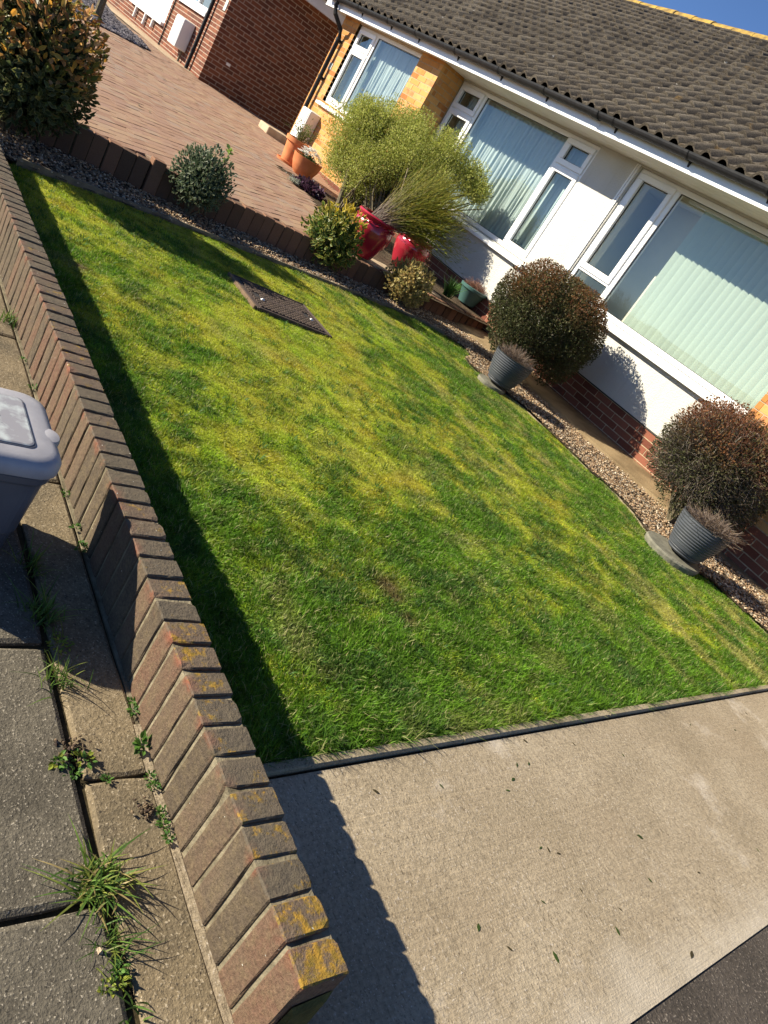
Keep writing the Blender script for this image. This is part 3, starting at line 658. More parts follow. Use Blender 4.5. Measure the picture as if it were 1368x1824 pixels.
# ================================================================== LOW FRONT WALL
wall = empty('brick_wall', (-2.5, .05, 0), 'low garden wall of upright brown bricks dividing lawn and pavement', 'wall')
BH, BW, PT = .213, .103, .075
vars_ = []
import bmesh
for k in range(9):
    bm = bmesh.new(); bmesh.ops.create_cube(bm, size=1.0); dims = np.array([.0655, BW, BH+.02])
    for v in bm.verts: v.co = Vector(np.array(v.co)*dims)
    bmesh.ops.bevel(bm, geom=list(bm.edges), offset=.0035, segments=1, affect='EDGES'); bmesh.ops.subdivide_edges(bm, edges=[e for e in bm.edges if e.calc_length() > .02], cuts=4, use_grid_fill=True); bm.normal_update()
    chips = [np.array([random.choice((-1, 1))*dims[0]/2, random.choice((-1, 1))*dims[1]/2, dims[2]/2-random.choice((0, 0, .03, .08))]) for q_ in range(random.randint(1, 3))]
    for v in bm.verts:
        co = np.array(v.co); nrm_ = np.array(v.normal); onedge = sum(abs(abs(co[q_])-dims[q_]/2) < .0042 for q_ in range(3)) > 1
        d_ = random.uniform(-.0012, .0004) if onedge else random.uniform(-.0005, .0005)
        for ch in chips:
            t_ = np.linalg.norm(co-ch)/.016
            if t_ < 1: d_ -= .0055*(1-t_)
        v.co = Vector((co+nrm_*d_)/dims)
    me = bpy.data.meshes.new('brick'); bm.to_mesh(me); bm.free(); me.materials.append(MAT['wall_brick']); vars_.append(me)
pw = WPOS[wall.name]
for i in range(74):
    o = bpy.data.objects.new('brick', random.choice(vars_)); COL.objects.link(o); o.parent = wall
    wd = .0655+random.uniform(-.0015, .0015); x = -(i+.5)*PT+.004
    o.location = Vector(np.array([x, BW/2+random.uniform(-.0015, .0015), BH/2-.01+random.uniform(-.0025, .0025)])-pw)
    o.scale = (wd*(-1 if random.random() < .5 else 1), BW, BH+.02); o.rotation_euler = (random.uniform(-.008, .008), random.uniform(-.014, .014), random.uniform(-.022, .022))
m = MB(); m.box(-5.54, -.006, .0052, .098, -.08, .2055); m.box(-5.54, .0, -.009, .008, -.05, -.006); m.obj('mortar', MAT['mortar_wall'], wall)
m = MB(); m.add([(.0005, .012, -.08), (.016, .016, -.08), (.016, .09, -.08), (.0005, .095, -.08), (.0005, .012, .15), (.008, .02, .135), (.008, .085, .145), (.0005, .095, .16)], [(0, 3, 2, 1), (4, 5, 6, 7), (0, 1, 5, 4), (1, 2, 6, 5), (2, 3, 7, 6), (3, 0, 4, 7)])
m.obj('mossy_end', MAT['mossy'], wall)
def proj(P):
    d = np.asarray(P, float)-CAM; z = d@_f; return 684+FPX*(d@_r)/z, 912-FPX*(d@_u)/z, z
def offscreen(P, m=40):
    x, y, z = proj(P); return z < 0 or x < -m or x > 1368+m or y < -m or y > 1824+m

# ================================================================== BUNGALOW
H = empty('bungalow', (-6.0, 8.0, .13), 'white rendered bungalow with buff brick bays and brown tiled roof', 'house')
def P(name, mats, build, parent=H, **kw):
    m = MB(); build(m); return m.obj(name, mats, parent, **kw)
YF, YB = 6.0, 5.6
# rendered wall
def _rw(m):
    m.box(-9.30, -2.70, YF, YF+.25, .505, 1.10); m.box(-6.34, -5.66, YF, YF+.25, 1.10, 2.597); m.box(-9.30, -6.34, YF+.002, YF+.25, 2.575, 2.597); m.box(-5.66, -2.70, YF+.002, YF+.25, 2.575, 2.597)
P('rendered_wall', MAT['render'], _rw)
P('corner_bead', MAT['upvc'], lambda m: (m.box(-5.735, -5.715, YF-.012, YF-.001, 1.05, 2.585), m.box(-5.70, -5.68, YF-.016, YF-.001, 1.05, 2.585)))
P('damp_course', MAT['metal_lead'], lambda m: m.box(-9.28, -2.70, YF-.004, YF+.2, .492, .504))
plw = P('plinth', MAT['mortar_light'], lambda m: (m.box(-9.30, -2.70, YF+.012, YF+.25, -.05, .491)))
bk = brick_field((-9.30, YF+.012, .118), (1, 0, 0), (0, -1, 0), 6.6, .373)
bw1 = P('bay_wall', MAT['mortar_light'], lambda m: (m.box(-12.42, -11.90, YB+.006, YB+.26, .2, 2.597), m.box(-9.90, -9.306, YB+.006, YF+.25, .2, 2.597), m.box(-11.90, -9.90, YB+.006, YB+.26, .2, 1.35), m.box(-11.90, -9.90, YB+.008, YB+.26, 2.575, 2.597), m.box(-12.42, -12.17, YB+.26, 10.3, .2, 2.597)))
o1 = brick_field((-12.42, YB+.006, .455), (1, 0, 0), (0, -1, 0), 3.12, 2.14, [(.52, 2.52, .895, 2.2)])
o2 = brick_field((-9.306, YB+.006, .455), (0, 1, 0), (1, 0, 0), .40, 2.14)
r1 = brick_field((-12.42, YB+.006, .23), (1, 0, 0), (0, -1, 0), 3.12, .225); r2 = brick_field((-9.306, YB+.006, .23), (0, 1, 0), (1, 0, 0), .40, .225)
bw2 = P('bay_wall', MAT['mortar_light'], lambda m: (m.box(-2.694, .9, YB+.006, YB+.26, -.05, 2.597), m.box(-2.694, -2.45, YB+.26, YF+.25, -.05, 2.597), m.box(.65, .9, YB+.26, 10.3, -.05, 2.597)))
o3 = brick_field((-2.694, YB+.006, .49), (1, 0, 0), (0, -1, 0), .9, 2.1); o4 = brick_field((-2.694, YF, .49), (0, -1, 0), (-1, 0, 0), .40, 2.1)
def split(parent, mat, lst, nmax):
    lst = [(c, A, s, rv, pr+(100 if offscreen(c) else 0)) for (c, A, s, rv, pr) in lst]
    vis = [t for t in lst if t[4] < 100]; pieces('brick', lst, mat, parent, min(nmax, len(vis)), 10, None, 'brickwork')
r3 = brick_field((-2.694, YB+.006, .115), (1, 0, 0), (0, -1, 0), 1.8, .365); r4 = brick_field((-2.694, YF, .115), (0, -1, 0), (-1, 0, 0), .40, .365); split(bw2, MAT['brick_red'], r3+r4, 25)
split(plw, MAT['brick_red'], bk, 90); split(bw1, MAT['brick_orange'], o1+o2, 195); split(bw1, MAT['brick_red'], r1+r2, 10); split(bw2, MAT['brick_orange'], o3+o4, 20)
P('back_wall', MAT['brick_orange'], lambda m: m.box(-12.42, .9, 15.2, 15.4, 0, 2.6))
P('interior', [MAT['room'], MAT['room_dark']], lambda m: (m.box(-12.1, .6, 8.6, 8.7, .5, 2.58), m.box(-12.15, .62, 6.26, 8.6, .5, .56, 1), m.box(-12.15, -9.92, 5.88, 6.255, .5, .56, 1), m.box(-12.15, .62, 6.27, 8.6, 2.50, 2.58), m.box(-6.05, -5.95, 6.26, 8.6, .56, 2.5), m.box(-9.95, -9.85, 6.26, 8.6, .56, 2.5), m.box(-5.64, -5.61, 6.13, 6.25, 1.12, 2.55), m.box(-2.95, -2.85, 6.3, 8.6, .56, 2.5), m.box(-5.62, -4.60, 6.62, 6.68, .56, 2.5)))

def window(x0, x1, z0, z1, Y, bars, panes, sill, name='window'):
    fw, dp = .055, .07; m = MB()
    m.box(x0, x1, Y, Y+dp, z1-fw, z1); m.box(x0, x1, Y, Y+dp, z0, z0+fw); m.box(x0, x0+fw, Y, Y+dp, z0+fw, z1-fw); m.box(x1-fw, x1, Y, Y+dp, z0+fw, z1-fw)
    for (a, b, c, d) in bars: m.box(a, b, Y+.001, Y+dp, c, d)
    wn = m.obj(name, MAT['upvc'], H, bevel=.004)
    for (a, b, c, d, sash) in panes:
        if sash:
            s = MB(); q_ = .055
            s.box(a-.012, b+.012, Y-.018, Y+.05, d-q_, d+.012); s.box(a-.012, b+.012, Y-.018, Y+.05, c-.012, c+q_); s.box(a-.012, a+q_, Y-.018, Y+.05, c+q_, d-q_); s.box(b-q_, b+.012, Y-.018, Y+.05, c+q_, d-q_)
            s.obj('casement', MAT['upvc'], wn, bevel=.006); a += q_; b -= q_; c += q_; d -= q_
        yg = Y+.018; gk = MB(); t = .006
        gk.box(a, b, yg-.004, yg+.012, d-t, d); gk.box(a, b, yg-.004, yg+.012, c, c+t); gk.box(a, a+t, yg-.004, yg+.012, c+t, d-t); gk.box(b-t, b, yg-.004, yg+.012, c+t, d-t); gk.obj('gasket', MAT['gasket'], wn)
        p = MB(); p.add([(a, yg, c), (b, yg, c), (b, yg, d), (a, yg, d)], [(0, 1, 2, 3)]); p.obj('pane', MAT['glass'], wn)
    if sill:
        s = MB(); a, b, yo = sill
        s.add([(a, yo, z0-.085), (b, yo, z0-.085), (b, Y+.02, z0-.085), (a, Y+.02, z0-.085), (a, yo, z0-.045), (b, yo, z0-.045), (b, Y+.02, z0-.004), (a, Y+.02, z0-.004)], [(0, 3, 2, 1), (4, 5, 6, 7), (0, 1, 5, 4), (1, 2, 6, 5), (2, 3, 7, 6), (3, 0, 4, 7)])
        s.obj('sill', MAT['upvc'], wn, bevel=.004)
    return wn
Ym = YF+.02
window(-9.298, -6.342, 1.105, 2.573, Ym, [(-8.72, -8.655, 1.16, 2.518), (-6.91, -6.845, 1.16, 2.518), (-9.243, -8.72, 2.19, 2.235), (-6.845, -6.397, 2.19, 2.235)],
       [(-9.243, -8.72, 1.16, 2.19, 1), (-9.243, -8.72, 2.235, 2.518, 1), (-8.655, -6.91, 1.16, 2.518, 0), (-6.845, -6.397, 1.16, 2.19, 1), (-6.845, -6.397, 2.235, 2.518, 1)], (-9.30, -6.30, YF-.075))
window(-5.658, -2.702, 1.125, 2.573, Ym, [(-5.11, -5.035, 1.18, 2.518), (-5.603, -5.11, 1.385, 1.425)],
       [(-5.603, -5.11, 1.425, 2.518, 1), (-5.603, -5.11, 1.18, 1.385, 0), (-5.035, -2.757, 1.18, 2.518, 0)], (-5.70, -2.705, YF-.085))
window(-11.897, -9.903, 1.345, 2.573, YB+.05, [(-11.325, -11.26, 1.40, 2.518), (-11.842, -11.325, 2.20, 2.245)],
       [(-11.842, -11.325, 1.40, 2.20, 1), (-11.842, -11.325, 2.245, 2.518, 1), (-11.26, -9.958, 1.40, 2.518, 0)], (-11.97, -9.91, YB-.06))
# net curtains and vertical blind
def curtain(x0, x1, z0, z1, Y, label):
    n = int((x1-x0)/.008); xs_ = np.linspace(x0, x1, n); ph = np.cumsum(rng.uniform(.2, 1.0, n))*.95
    am = .010+.012*vnoise(xs_, xs_*0, .18, 201, 2); nz = 8; V = []
    for k in range(nz):
        t = k/(nz-1); V.append(np.stack([xs_+.004*np.sin(ph*1.7+k), Y+am*(.7+.5*t)*np.sin(ph)+.006*np.sin(ph*2.3+k*.6), np.full(n, z1+(z0-z1)*t)], 1))
    V = np.concatenate(V); i = np.arange(nz*n).reshape(nz, n); F = np.stack([i[:-1, :-1], i[:-1, 1:], i[1:, 1:], i[1:, :-1]], -1).reshape(-1, 4)
    o = npobj('net_curtain', V, F, MAT['net'], None, None, None, True); tag(o, label, 'curtain', 'net curtains')
curtain(-9.2, -6.4, 1.06, 2.52, YF+.19, 'pleated pale net curtain filling the middle window of the bungalow')
curtain(-11.80, -9.95, 1.32, 2.52, YB+.20, 'pleated pale net curtain in the window of the buff brick bay')
bl = empty('vertical_blind', (-3.8, YF+.18, 1.15), 'pale green vertical blind across the large right hand window', 'blind')
bm_ = MB(); hw = .047; a = R(17); bm_.add([(-hw*math.cos(a), -hw*math.sin(a), 0), (0, -.006, 0), (hw*math.cos(a), hw*math.sin(a), 0), (-hw*math.cos(a), -hw*math.sin(a), 1.34), (0, -.006, 1.34), (hw*math.cos(a), hw*math.sin(a), 1.34)], [(0, 1, 4, 3), (1, 2, 5, 4)])
bme = bm_.mesh('slat', MAT['blind'], None, True)
for k in range(24):
    o = bpy.data.objects.new('slat', bme); link(o, bl, (-4.72+k*.0835, YF+.19, 1.16+random.uniform(-.003, .003))); o.rotation_euler.z = random.uniform(-.05, .05)
m = MB(); m.box(-5.0, -2.76, YF+.16, YF+.21, 2.50, 2.54); m.obj('head_rail', MAT['upvc'], bl)

# eaves
YE = 5.35
fas = MB(); sf = MB()
for (a, b) in ((-12.72, -9.72), (-9.718, -5.905), (-5.90, -2.9), (-2.898, 1.1)): fas.box(a, b, YE, YE+.018, 2.572, 2.745)
fas.obj('fascia', MAT['fascia'], H)
for k in range(7): sf.box(-12.70, 1.08, YE+.019+k*.1, YE+.019+k*.1+.094, 2.598, 2.612)
sf.box(-12.70, 1.08, YE+.019, 6.2, 2.606, 2.63)
sf.obj('soffit', MAT['soffit'], H)
lip = MB(); lip.box(-12.72, 1.1, YE-.006, YE+.03, 2.564, 2.574); lip.obj('fascia_lip', MAT['upvc'], H)
gt = MB(); n = 10; gc = (YE-.078, 2.712); gr = .060; prof = [(gc[0]+gr*math.cos(math.pi+math.pi*k/n), gc[1]+gr*math.sin(math.pi+math.pi*k/n)) for k in range(n+1)]
inn = [(gc[0]+(gr-.004)*math.cos(math.pi+math.pi*k/n), gc[1]+(gr-.004)*math.sin(math.pi+math.pi*k/n)) for k in range(n+1)][::-1]
loop = prof+inn; L_ = len(loop)
gt.add([(x, y, z) for x in (-12.60, 1.05) for (y, z) in loop], [(k, (k+1) % L_, L_+(k+1) % L_, L_+k) for k in range(L_)]+[tuple(range(n+1)), tuple(range(L_, L_+n+1))])
o = gt.obj('gutter', MAT['gutter'], H, smooth=False); fixnormals(o.data); gut = o
for xb in (-12.35, -11.46, -10.52, -9.72, -8.70, -7.72, -6.82, -5.66, -4.63, -3.70, -2.7, -1.7):
    m = MB(); rr = gr+.007; ring = [(gc[0]+rr*math.cos(math.pi+math.pi*k/n), gc[1]+rr*math.sin(math.pi+math.pi*k/n)) for k in range(n+1)]
    rin = [(gc[0]+(gr+.001)*math.cos(math.pi+math.pi*k/n), gc[1]+(gr+.001)*math.sin(math.pi+math.pi*k/n)) for k in range(n+1)][::-1]; lp = ring+rin; l2 = len(lp)
    m.add([(x, y, z) for x in (xb-.013, xb+.013) for (y, z) in lp], [(k, (k+1) % l2, l2+(k+1) % l2, l2+k) for k in range(l2)])
    m.add([(xb-.011, YE-.001, 2.615), (xb+.011, YE-.001, 2.615), (xb+.011, YE-.001, 2.73), (xb-.011, YE-.001, 2.73), (xb-.011, YE-.03, 2.675), (xb+.011, YE-.03, 2.675)], [(0, 1, 5, 4), (0, 4, 3), (1, 2, 5), (2, 3, 4, 5)])
    o = m.obj('gutter_bracket', MAT['gutter'], gut); fixnormals(o.data)
m = MB(); xb = -5.93; rr = gr+.010; ring = [(gc[0]+rr*math.cos(math.pi+math.pi*k/n), gc[1]+rr*math.sin(math.pi+math.pi*k/n)) for k in range(n+1)]; rin = [(gc[0]+(gr+.0015)*math.cos(math.pi+math.pi*k/n), gc[1]+(gr+.0015)*math.sin(math.pi+math.pi*k/n)) for k in range(n+1)][::-1]; lp = ring+rin; l2 = len(lp)
for (xa, xc) in ((-5.985, -5.955), (-5.953, -5.915), (-5.913, -5.885)): m.add([(x, y, z) for x in (xa, xc) for (y, z) in lp], [(k, (k+1) % l2, l2+(k+1) % l2, l2+k) for k in range(l2)])
o = m.obj('gutter_union', MAT['gutter'], gut); fixnormals(o.data)
m = MB(); m.tube([(-12.26, YE-.06, 2.70), (-12.26, YE-.06, 2.60), (-12.24, YE-.02, 2.50), (-12.20, YB-.09, 2.36), (-12.19, YB-.06, 2.27), (-12.19, YB-.06, .47)], .034, 12)
dpipe = m.obj('downpipe', MAT['gutter'], H, smooth=True)
for z in (2.22, 1.62, .95):
    m = MB(); m.tube([(-12.19, YB-.06, z-.025), (-12.19, YB-.06, z+.025)], .041, 12); m.box(-12.25, -12.13, YB-.03, YB+.002, z-.018, z+.018); m.obj('pipe_clip', MAT['gutter'], dpipe)
m = MB(); m.box(-12.2, -12.09, YB-.006, YB-.002, 1.79, 1.89); m.obj('house_number_plate', MAT['plate'], H)
m = MB(); m.box(-11.98, -11.66, YB-.21, YB-.002, .62, 1.12); mbx = m.obj('meter_box', MAT['meter'], H, bevel=.02, seg=2)
m = MB(); m.box(-11.955, -11.685, YB-.218, YB-.209, .65, 1.09); m.obj('meter_door', MAT['meter'], mbx, bevel=.004)

# roof
TP = R(30.0); ev = np.array([0, 5.235, 2.705]); us = np.array([0, math.cos(TP), math.sin(TP)]); un = np.array([0, -math.sin(TP), math.cos(TP)])
RL = 6.12; rdg = ev+us*RL
roof = P('roof', MAT['joint'], lambda m: (m.add([tuple(ev+np.array([-12.78, 0, 0])-un*.03+us*.05), tuple(ev+np.array([1.15, 0, 0])-un*.03+us*.05), tuple(rdg+np.array([1.15, 0, 0])-un*.03), tuple(rdg+np.array([-12.78, 0, 0])-un*.03), (1.15, 2*rdg[1]-5.2, 2.7), (-12.78, 2*rdg[1]-5.2, 2.7)], [(0, 1, 2, 3), (3, 2, 4, 5)]),
      m.add([(-12.7, 5.4, 2.64), (-12.7, 2*rdg[1]-5.4, 2.64), (-12.7, rdg[1], rdg[2]-.06)], [(0, 1, 2)]), m.add([(1.05, 5.4, 2.64), (1.05, 2*rdg[1]-5.4, 2.64), (1.05, rdg[1], rdg[2]-.06)], [(0, 2, 1)])))
prof = [(0, .002), (.035, 0), (.075, .002), (.092, .016), (.110, .037), (.135, .050), (.160, .048), (.182, .033), (.197, .012), (.206, .004)]
npf = len(prof); GA = .305
def tile_template(jit):
    V = [];
    for (v, wo) in ((0.0, .036), (GA+.045, -.004)):
        for (u, w_) in prof: V.append((u+random.uniform(-1, 1)*jit, v+random.uniform(-1, 1)*jit*2, w_+wo+random.uniform(-1, 1)*jit))
    for (u, w_) in prof: V.append((u, .004, w_+.036-.030))
    F = [(k, k+1, npf+k+1, npf+k) for k in range(npf-1)]+[(2*npf+k, 2*npf+k+1, k+1, k) for k in range(npf-1)]
    return np.array(V), np.array(F)
tmeshes = []
for k in range(10):
    V, F = tile_template(.002); Wv = V[:, :1]*np.array([1, 0, 0])+V[:, 1:2]*us+V[:, 2:3]*un
    tmeshes.append(npmesh('roof_tile', Wv, F, MAT['tile'], None, np.full(len(V), (k+.5)/10), 2))
pos_t = []
for rr in range(20):
    for cc_ in range(70):
        p = ev+us*(rr*GA)+np.array([-12.78+cc_*.2, 0, 0]); pr = np.linalg.norm(p-CAM)+(100 if offscreen(p, 10) else 0); pos_t.append((pr, random.random(), p))
pos_t.sort(key=lambda t: t[0])
for pr, rv, p in pos_t[:300]:
    o = bpy.data.objects.new('roof_tile', tmeshes[int(rv*10)]); link(o, roof, p); o.rotation_euler.z = random.uniform(-.012, .012)
Vs = []; Fs = []; fl = []
for i, (pr, rv, p) in enumerate(pos_t[300:]):
    V, F = (tile_template(.0035) if i % 6 == 0 else (V, F)); Wv = V[:, :1]*np.array([1, 0, 0])+V[:, 1:2]*us+V[:, 2:3]*un+p+un*random.uniform(-.002, .004)
    Vs.append(Wv); Fs.append(F+i*len(V)); fl.append(np.full(len(V), rv))
o = npobj('tiling', np.concatenate(Vs), np.concatenate(Fs), MAT['tile'], roof, None, np.concatenate(fl), 2); o['kind'] = 'stuff'
m0 = MB(); nn = 8; loop = [(math.cos(math.pi*k/nn)*.13, math.sin(math.pi*k/nn)*.115) for k in range(nn+1)]
m0.add([(x, y*s, z*s) for (x, s) in ((0, 1.0), (.44, 1.06)) for (y, z) in loop]+[(x, y*.86, z*.86) for (x, s) in ((.44, 1.06),) for (y, z) in loop], [(k, k+1, nn+2+k, nn+1+k) for k in range(nn)]+[(nn+1+k, nn+2+k, 2*nn+3+k, 2*nn+2+k) for k in range(nn)])
rme = m0.mesh('ridge_tile', MAT['ridge'])
for k in range(31):
    o = bpy.data.objects.new('ridge_tile', rme); link(o, roof, (-12.78+k*.45, rdg[1], rdg[2]-.03+random.uniform(-.008, .008))); o.rotation_euler = (random.uniform(-.05, .05), 0, random.uniform(-.02, .02))

# ================================================================== NEIGHBOUR
NX, NY, NZ = -14.8, 4.72, .44
Nb = empty('brick_house', (-19, 8, NZ), 'neighbouring red brown brick house beyond the driveway', 'house')
wz = 2.62
nwall = P('wall', MAT['mortar_grey'], lambda m: (m.box(NX-.25, NX-.006, NY+.006, 13, .1, wz), m.box(-15.62, NX-.25, NY+.006, NY+.25, .1, wz), m.box(-17.30, -15.62, NY+.006, NY+.25, .1, 1.47), m.box(-17.30, -15.62, NY+.006, NY+.25, 2.45, wz), m.box(-17.72, -17.30, NY+.006, NY+.25, .1, wz), m.box(-20.3, -17.72, NY+.006, NY+.25, .1, .86), m.box(-26, -20.3, NY+.006, NY+.25, .1, wz), m.box(-20.3, -17.72, NY+.3, NY+.32, .86, wz)), Nb)
nb1 = brick_field((NX-.006, NY, NZ), (0, 1, 0), (1, 0, 0), 4.0, wz-NZ, L=.211, Hb=.061, j=.014); nb2 = brick_field((-26, NY+.006, NZ), (1, 0, 0), (0, -1, 0), 26+NX-.012, wz-NZ, L=.211, Hb=.061, j=.014, openings=[(26-17.30, 26-15.62, 1.47-NZ, 2.45-NZ), (26-20.3, 26-17.72, .86-NZ, 2.3)])
split(nwall, MAT['brick_neigh'], nb1+nb2, 300)
nw = P('window', MAT['upvc'], lambda m: (m.box(-17.30, -15.62, NY+.05, NY+.12, 1.47, 1.55), m.box(-17.30, -15.62, NY+.05, NY+.12, 2.37, 2.45), m.box(-17.30, -17.22, NY+.05, NY+.12, 1.55, 2.37), m.box(-15.70, -15.62, NY+.05, NY+.12, 1.55, 2.37), m.box(-16.5, -16.43, NY+.05, NY+.12, 1.55, 2.37)), Nb)
P('pane', MAT['glass'], lambda m: m.add([(-17.22, NY+.09, 1.55), (-15.70, NY+.09, 1.55), (-15.70, NY+.09, 2.37), (-17.22, NY+.09, 2.37)], [(0, 1, 2, 3)]), nw)
P('sill', MAT['upvc'], lambda m: m.box(-17.36, -15.56, NY-.06, NY+.06, 1.39, 1.468), nw, bevel=.005)
P('dark_room_panel', MAT['room_dark'], lambda m: m.box(-17.3, -15.6, NY+.3, NY+.32, 1.4, 2.5), Nb)  # dark-coloured panel stands in for the shade of the room behind the pane
wp = P('white_panel', MAT['upvc'], lambda m: (m.box(-20.28, -19.05, NY+.02, NY+.10, .862, 2.3), m.box(-19.02, -17.74, NY+.02, NY+.10, .862, 2.3), m.box(-20.34, -17.70, NY-.07, NY+.015, .80, .86)), Nb, bevel=.006)
for (x, z0) in ((-19.7, .46), (-18.9, .46), (-18.3, .52)): P('vent_pipe', MAT['meter'], lambda m: m.tube([(x, NY-.04, z0+.12), (x, NY-.04, z0+.34)], .035, 8), Nb)
ndp = P('downpipe', MAT['gutter'], lambda m: m.tube([(-15.42, NY-.06, NZ+.0), (-15.42, NY-.06, 2.5)], .036, 10), Nb, smooth=True)
P('pipe_clip', MAT['gutter'], lambda m: m.tube([(-15.42, NY-.06, .78), (-15.42, NY-.06, .83)], .043, 10), ndp)
P('cable', MAT['gutter'], lambda m: m.tube([(-17.52, NY-.015, NZ), (-17.5, NY-.015, 2.5)], .014, 6), Nb)
nmb = P('meter_box', MAT['meter'], lambda m: m.box(-16.42, -15.92, NY-.24, NY-.002, .66, 1.18), Nb, bevel=.02, seg=2)
P('meter_door', MAT['meter'], lambda m: m.box(-16.39, -15.95, NY-.248, NY-.239, .69, 1.15), nmb, bevel=.004)
P('meter_pipe', MAT['timber'], lambda m: m.tube([(-16.0, NY-.05, NZ), (-16.0, NY-.05, .67)], .022, 8), nmb)
P('wall_tag', MAT['upvc'], lambda m: m.box(NX-.003, NX+.012, NY+.36, NY+.44, .92, .97), Nb)
P('alarm_plate', MAT['plate'], lambda m: m.box(-14.98, -14.86, NY-.012, NY-.002, 1.66, 1.84), Nb)
P('fascia', MAT['fascia'], lambda m: (m.box(NX-.1, NX+.30, NY-.35, 13, 2.60, 2.622), m.box(NX+.28, NX+.31, NY-.36, 13, 2.585, 2.80), m.box(-26.2, NX+.28, NY-.36, NY-.33, 2.585, 2.80), m.box(-26.2, NX-.1, NY-.33, NY+.3, 2.60, 2.622)), Nb)
P('roof', MAT['tile'], lambda m: m.add([(NX+.36, NY-.4, 2.78), (-26.4, NY-.4, 2.78), (-26.4, 13.4, 2.78), (NX+.36, 13.4, 2.78), (-19.0, 9, 5.2), (-22.2, 9, 5.2)], [(0, 4, 5, 1), (1, 5, 2), (2, 5, 4, 3), (3, 4, 0), (0, 1, 2, 3)]), Nb)
m = MB(); p0 = gz(171, 33, .455); m.tube([p0, p0+np.array([.01, 0, .25]), p0+np.array([-.02, .02, .6])], [.07, .06, .05], 8); o = m.obj('tree_stump', MAT['bark']); tag(o, 'thin dark stump in the slate chippings by the neighbour', 'tree stump')
ft = MB(); ft.add([(-26, NY-1.0, .462), (-15.4, NY-.45, .462), (-15.0, NY+.005, .462), (-26, NY+.005, .462)], [(0, 1, 2, 3)]); tag(ft.obj('house_footing', MAT['flag']), kind='structure')

# ================================================================== SMALL THINGS
# inspection cover
mh = empty('inspection_cover', (-4.23, 2.0, .03), 'dark cast iron drain cover set in the lawn', 'drain cover')
x0, x1, y0, y1 = MH; zc = .052
m = MB(); fw = .014
m.box(x0, x1, y0, y0+fw, -.02, zc-.003); m.box(x0, x1, y1-fw, y1, .0, zc); m.box(x0, x0+fw, y0+fw, y1-fw, .0, zc); m.box(x1-fw, x1, y0+fw, y1-fw, .0, zc); m.obj('frame', MAT['iron'], mh, bevel=.003)
m = MB(); m.box(x0-.01, x1-.01, y0-.022, y0-.001, -.02, zc-.001); m.obj('frame_edge', MAT['frame_tan'], mh, bevel=.003)  # tan strip along this side only, iron on the others
m = MB(); m.box(x0+fw+.004, x1-fw-.004, y0+fw+.004, y1-fw-.004, .02, zc-.006); cov = m.obj('cover', MAT['iron'], mh)
lug = MB(); nx_, ny_ = 15, 19
for i in range(nx_):
    for j in range(ny_):
        a = x0+.046+(x1-x0-.092)*(i+.5)/nx_; b = y0+.046+(y1-y0-.092)*(j+.5)/ny_
        if abs(i-7) <= 1 and 4 <= j <= 14 and abs(i-7) < 1: continue
        if i in (6, 7, 8) and j in (1, 2, 16, 17): continue
        lx, ly = (.011, .0085) if (i+j) % 2 else (.0085, .011); lug.box(a-lx, a+lx, b-ly, b+ly, zc-.0065, zc+.003)
o = lug.obj('raised_studs', MAT['iron'], cov); o['kind'] = 'stuff'
m = MB(); m.box(-4.23-.02, -4.23+.02, 2.005-.17, 2.005+.17, zc-.0065, zc+.001); m.obj('centre_bar', MAT['iron'], cov)
for yy in (1.79, 2.22):
    m = MB(); m.box(-4.29, -4.17, yy-.022, yy+.022, zc-.0062, zc-.0045); m.obj('keyhole_recess', MAT['metal_lead'], cov); m = MB(); m.tube([(-4.175, yy+.01, zc-.004), (-4.155, yy+.01, zc+.004)], .012, 8); m.obj('lifting_pin', MAT['meter'], cov)

# pots
def ribbed_pot(c, label):
    t = empty('plant_pot', c, label, 'plant pot', 'ribbed grey plant pots')
    pr = [(.0, 0), (.115, 0), (.125, .006)]; hh = .285; k = 13
    for i in range(k):
        for q_ in range(4):
            s = (i+q_/4)/k; rad = .125+.075*math.sin(s*1.45)+(.0035 if q_ in (1, 2) else -.002); pr.append((rad, .006+s*(hh-.012)))
    pr += [(.206, hh), (.196, hh), (.188, hh-.03), (.15, .05), (0, .05)]
    m = MB(); m.lathe(c, pr, 48); m.obj('pot_body', MAT['pot_grey'], t, smooth=True)
    m = MB(); m.lathe(c, [(.0, hh-.055), (.12, hh-.05), (.186, hh-.055)], 24); m.obj('soil', MAT['earth'], t); return t
def disc(c, r_, label):
    m = MB(); m.lathe(c, [(r_*.97, -.06), (r_, -.02), (r_*.97, -.006), (r_*.6, -.003)], 36); o = m.obj('round_stone', MAT['stone'], smooth=False); tag(o, label, 'paving stone')
PG1 = gz(888, 682, .135); PG2 = gz(1216, 984, .15)
disc(PG1-np.array([.02, .05, .02]), .155, 'round grey stone under the ribbed pot beside the fuller clipped shrub'); disc(gz(1201, 980, .125), .235, 'round grey stone under the ribbed pot at the right edge')
PG1[2] = .132; PG2[2] = .142
ribbed_pot(PG1, 'ribbed dark grey pot standing left of the fuller clipped shrub'); ribbed_pot(PG2, 'ribbed dark grey pot on a round stone before the twiggy shrub')
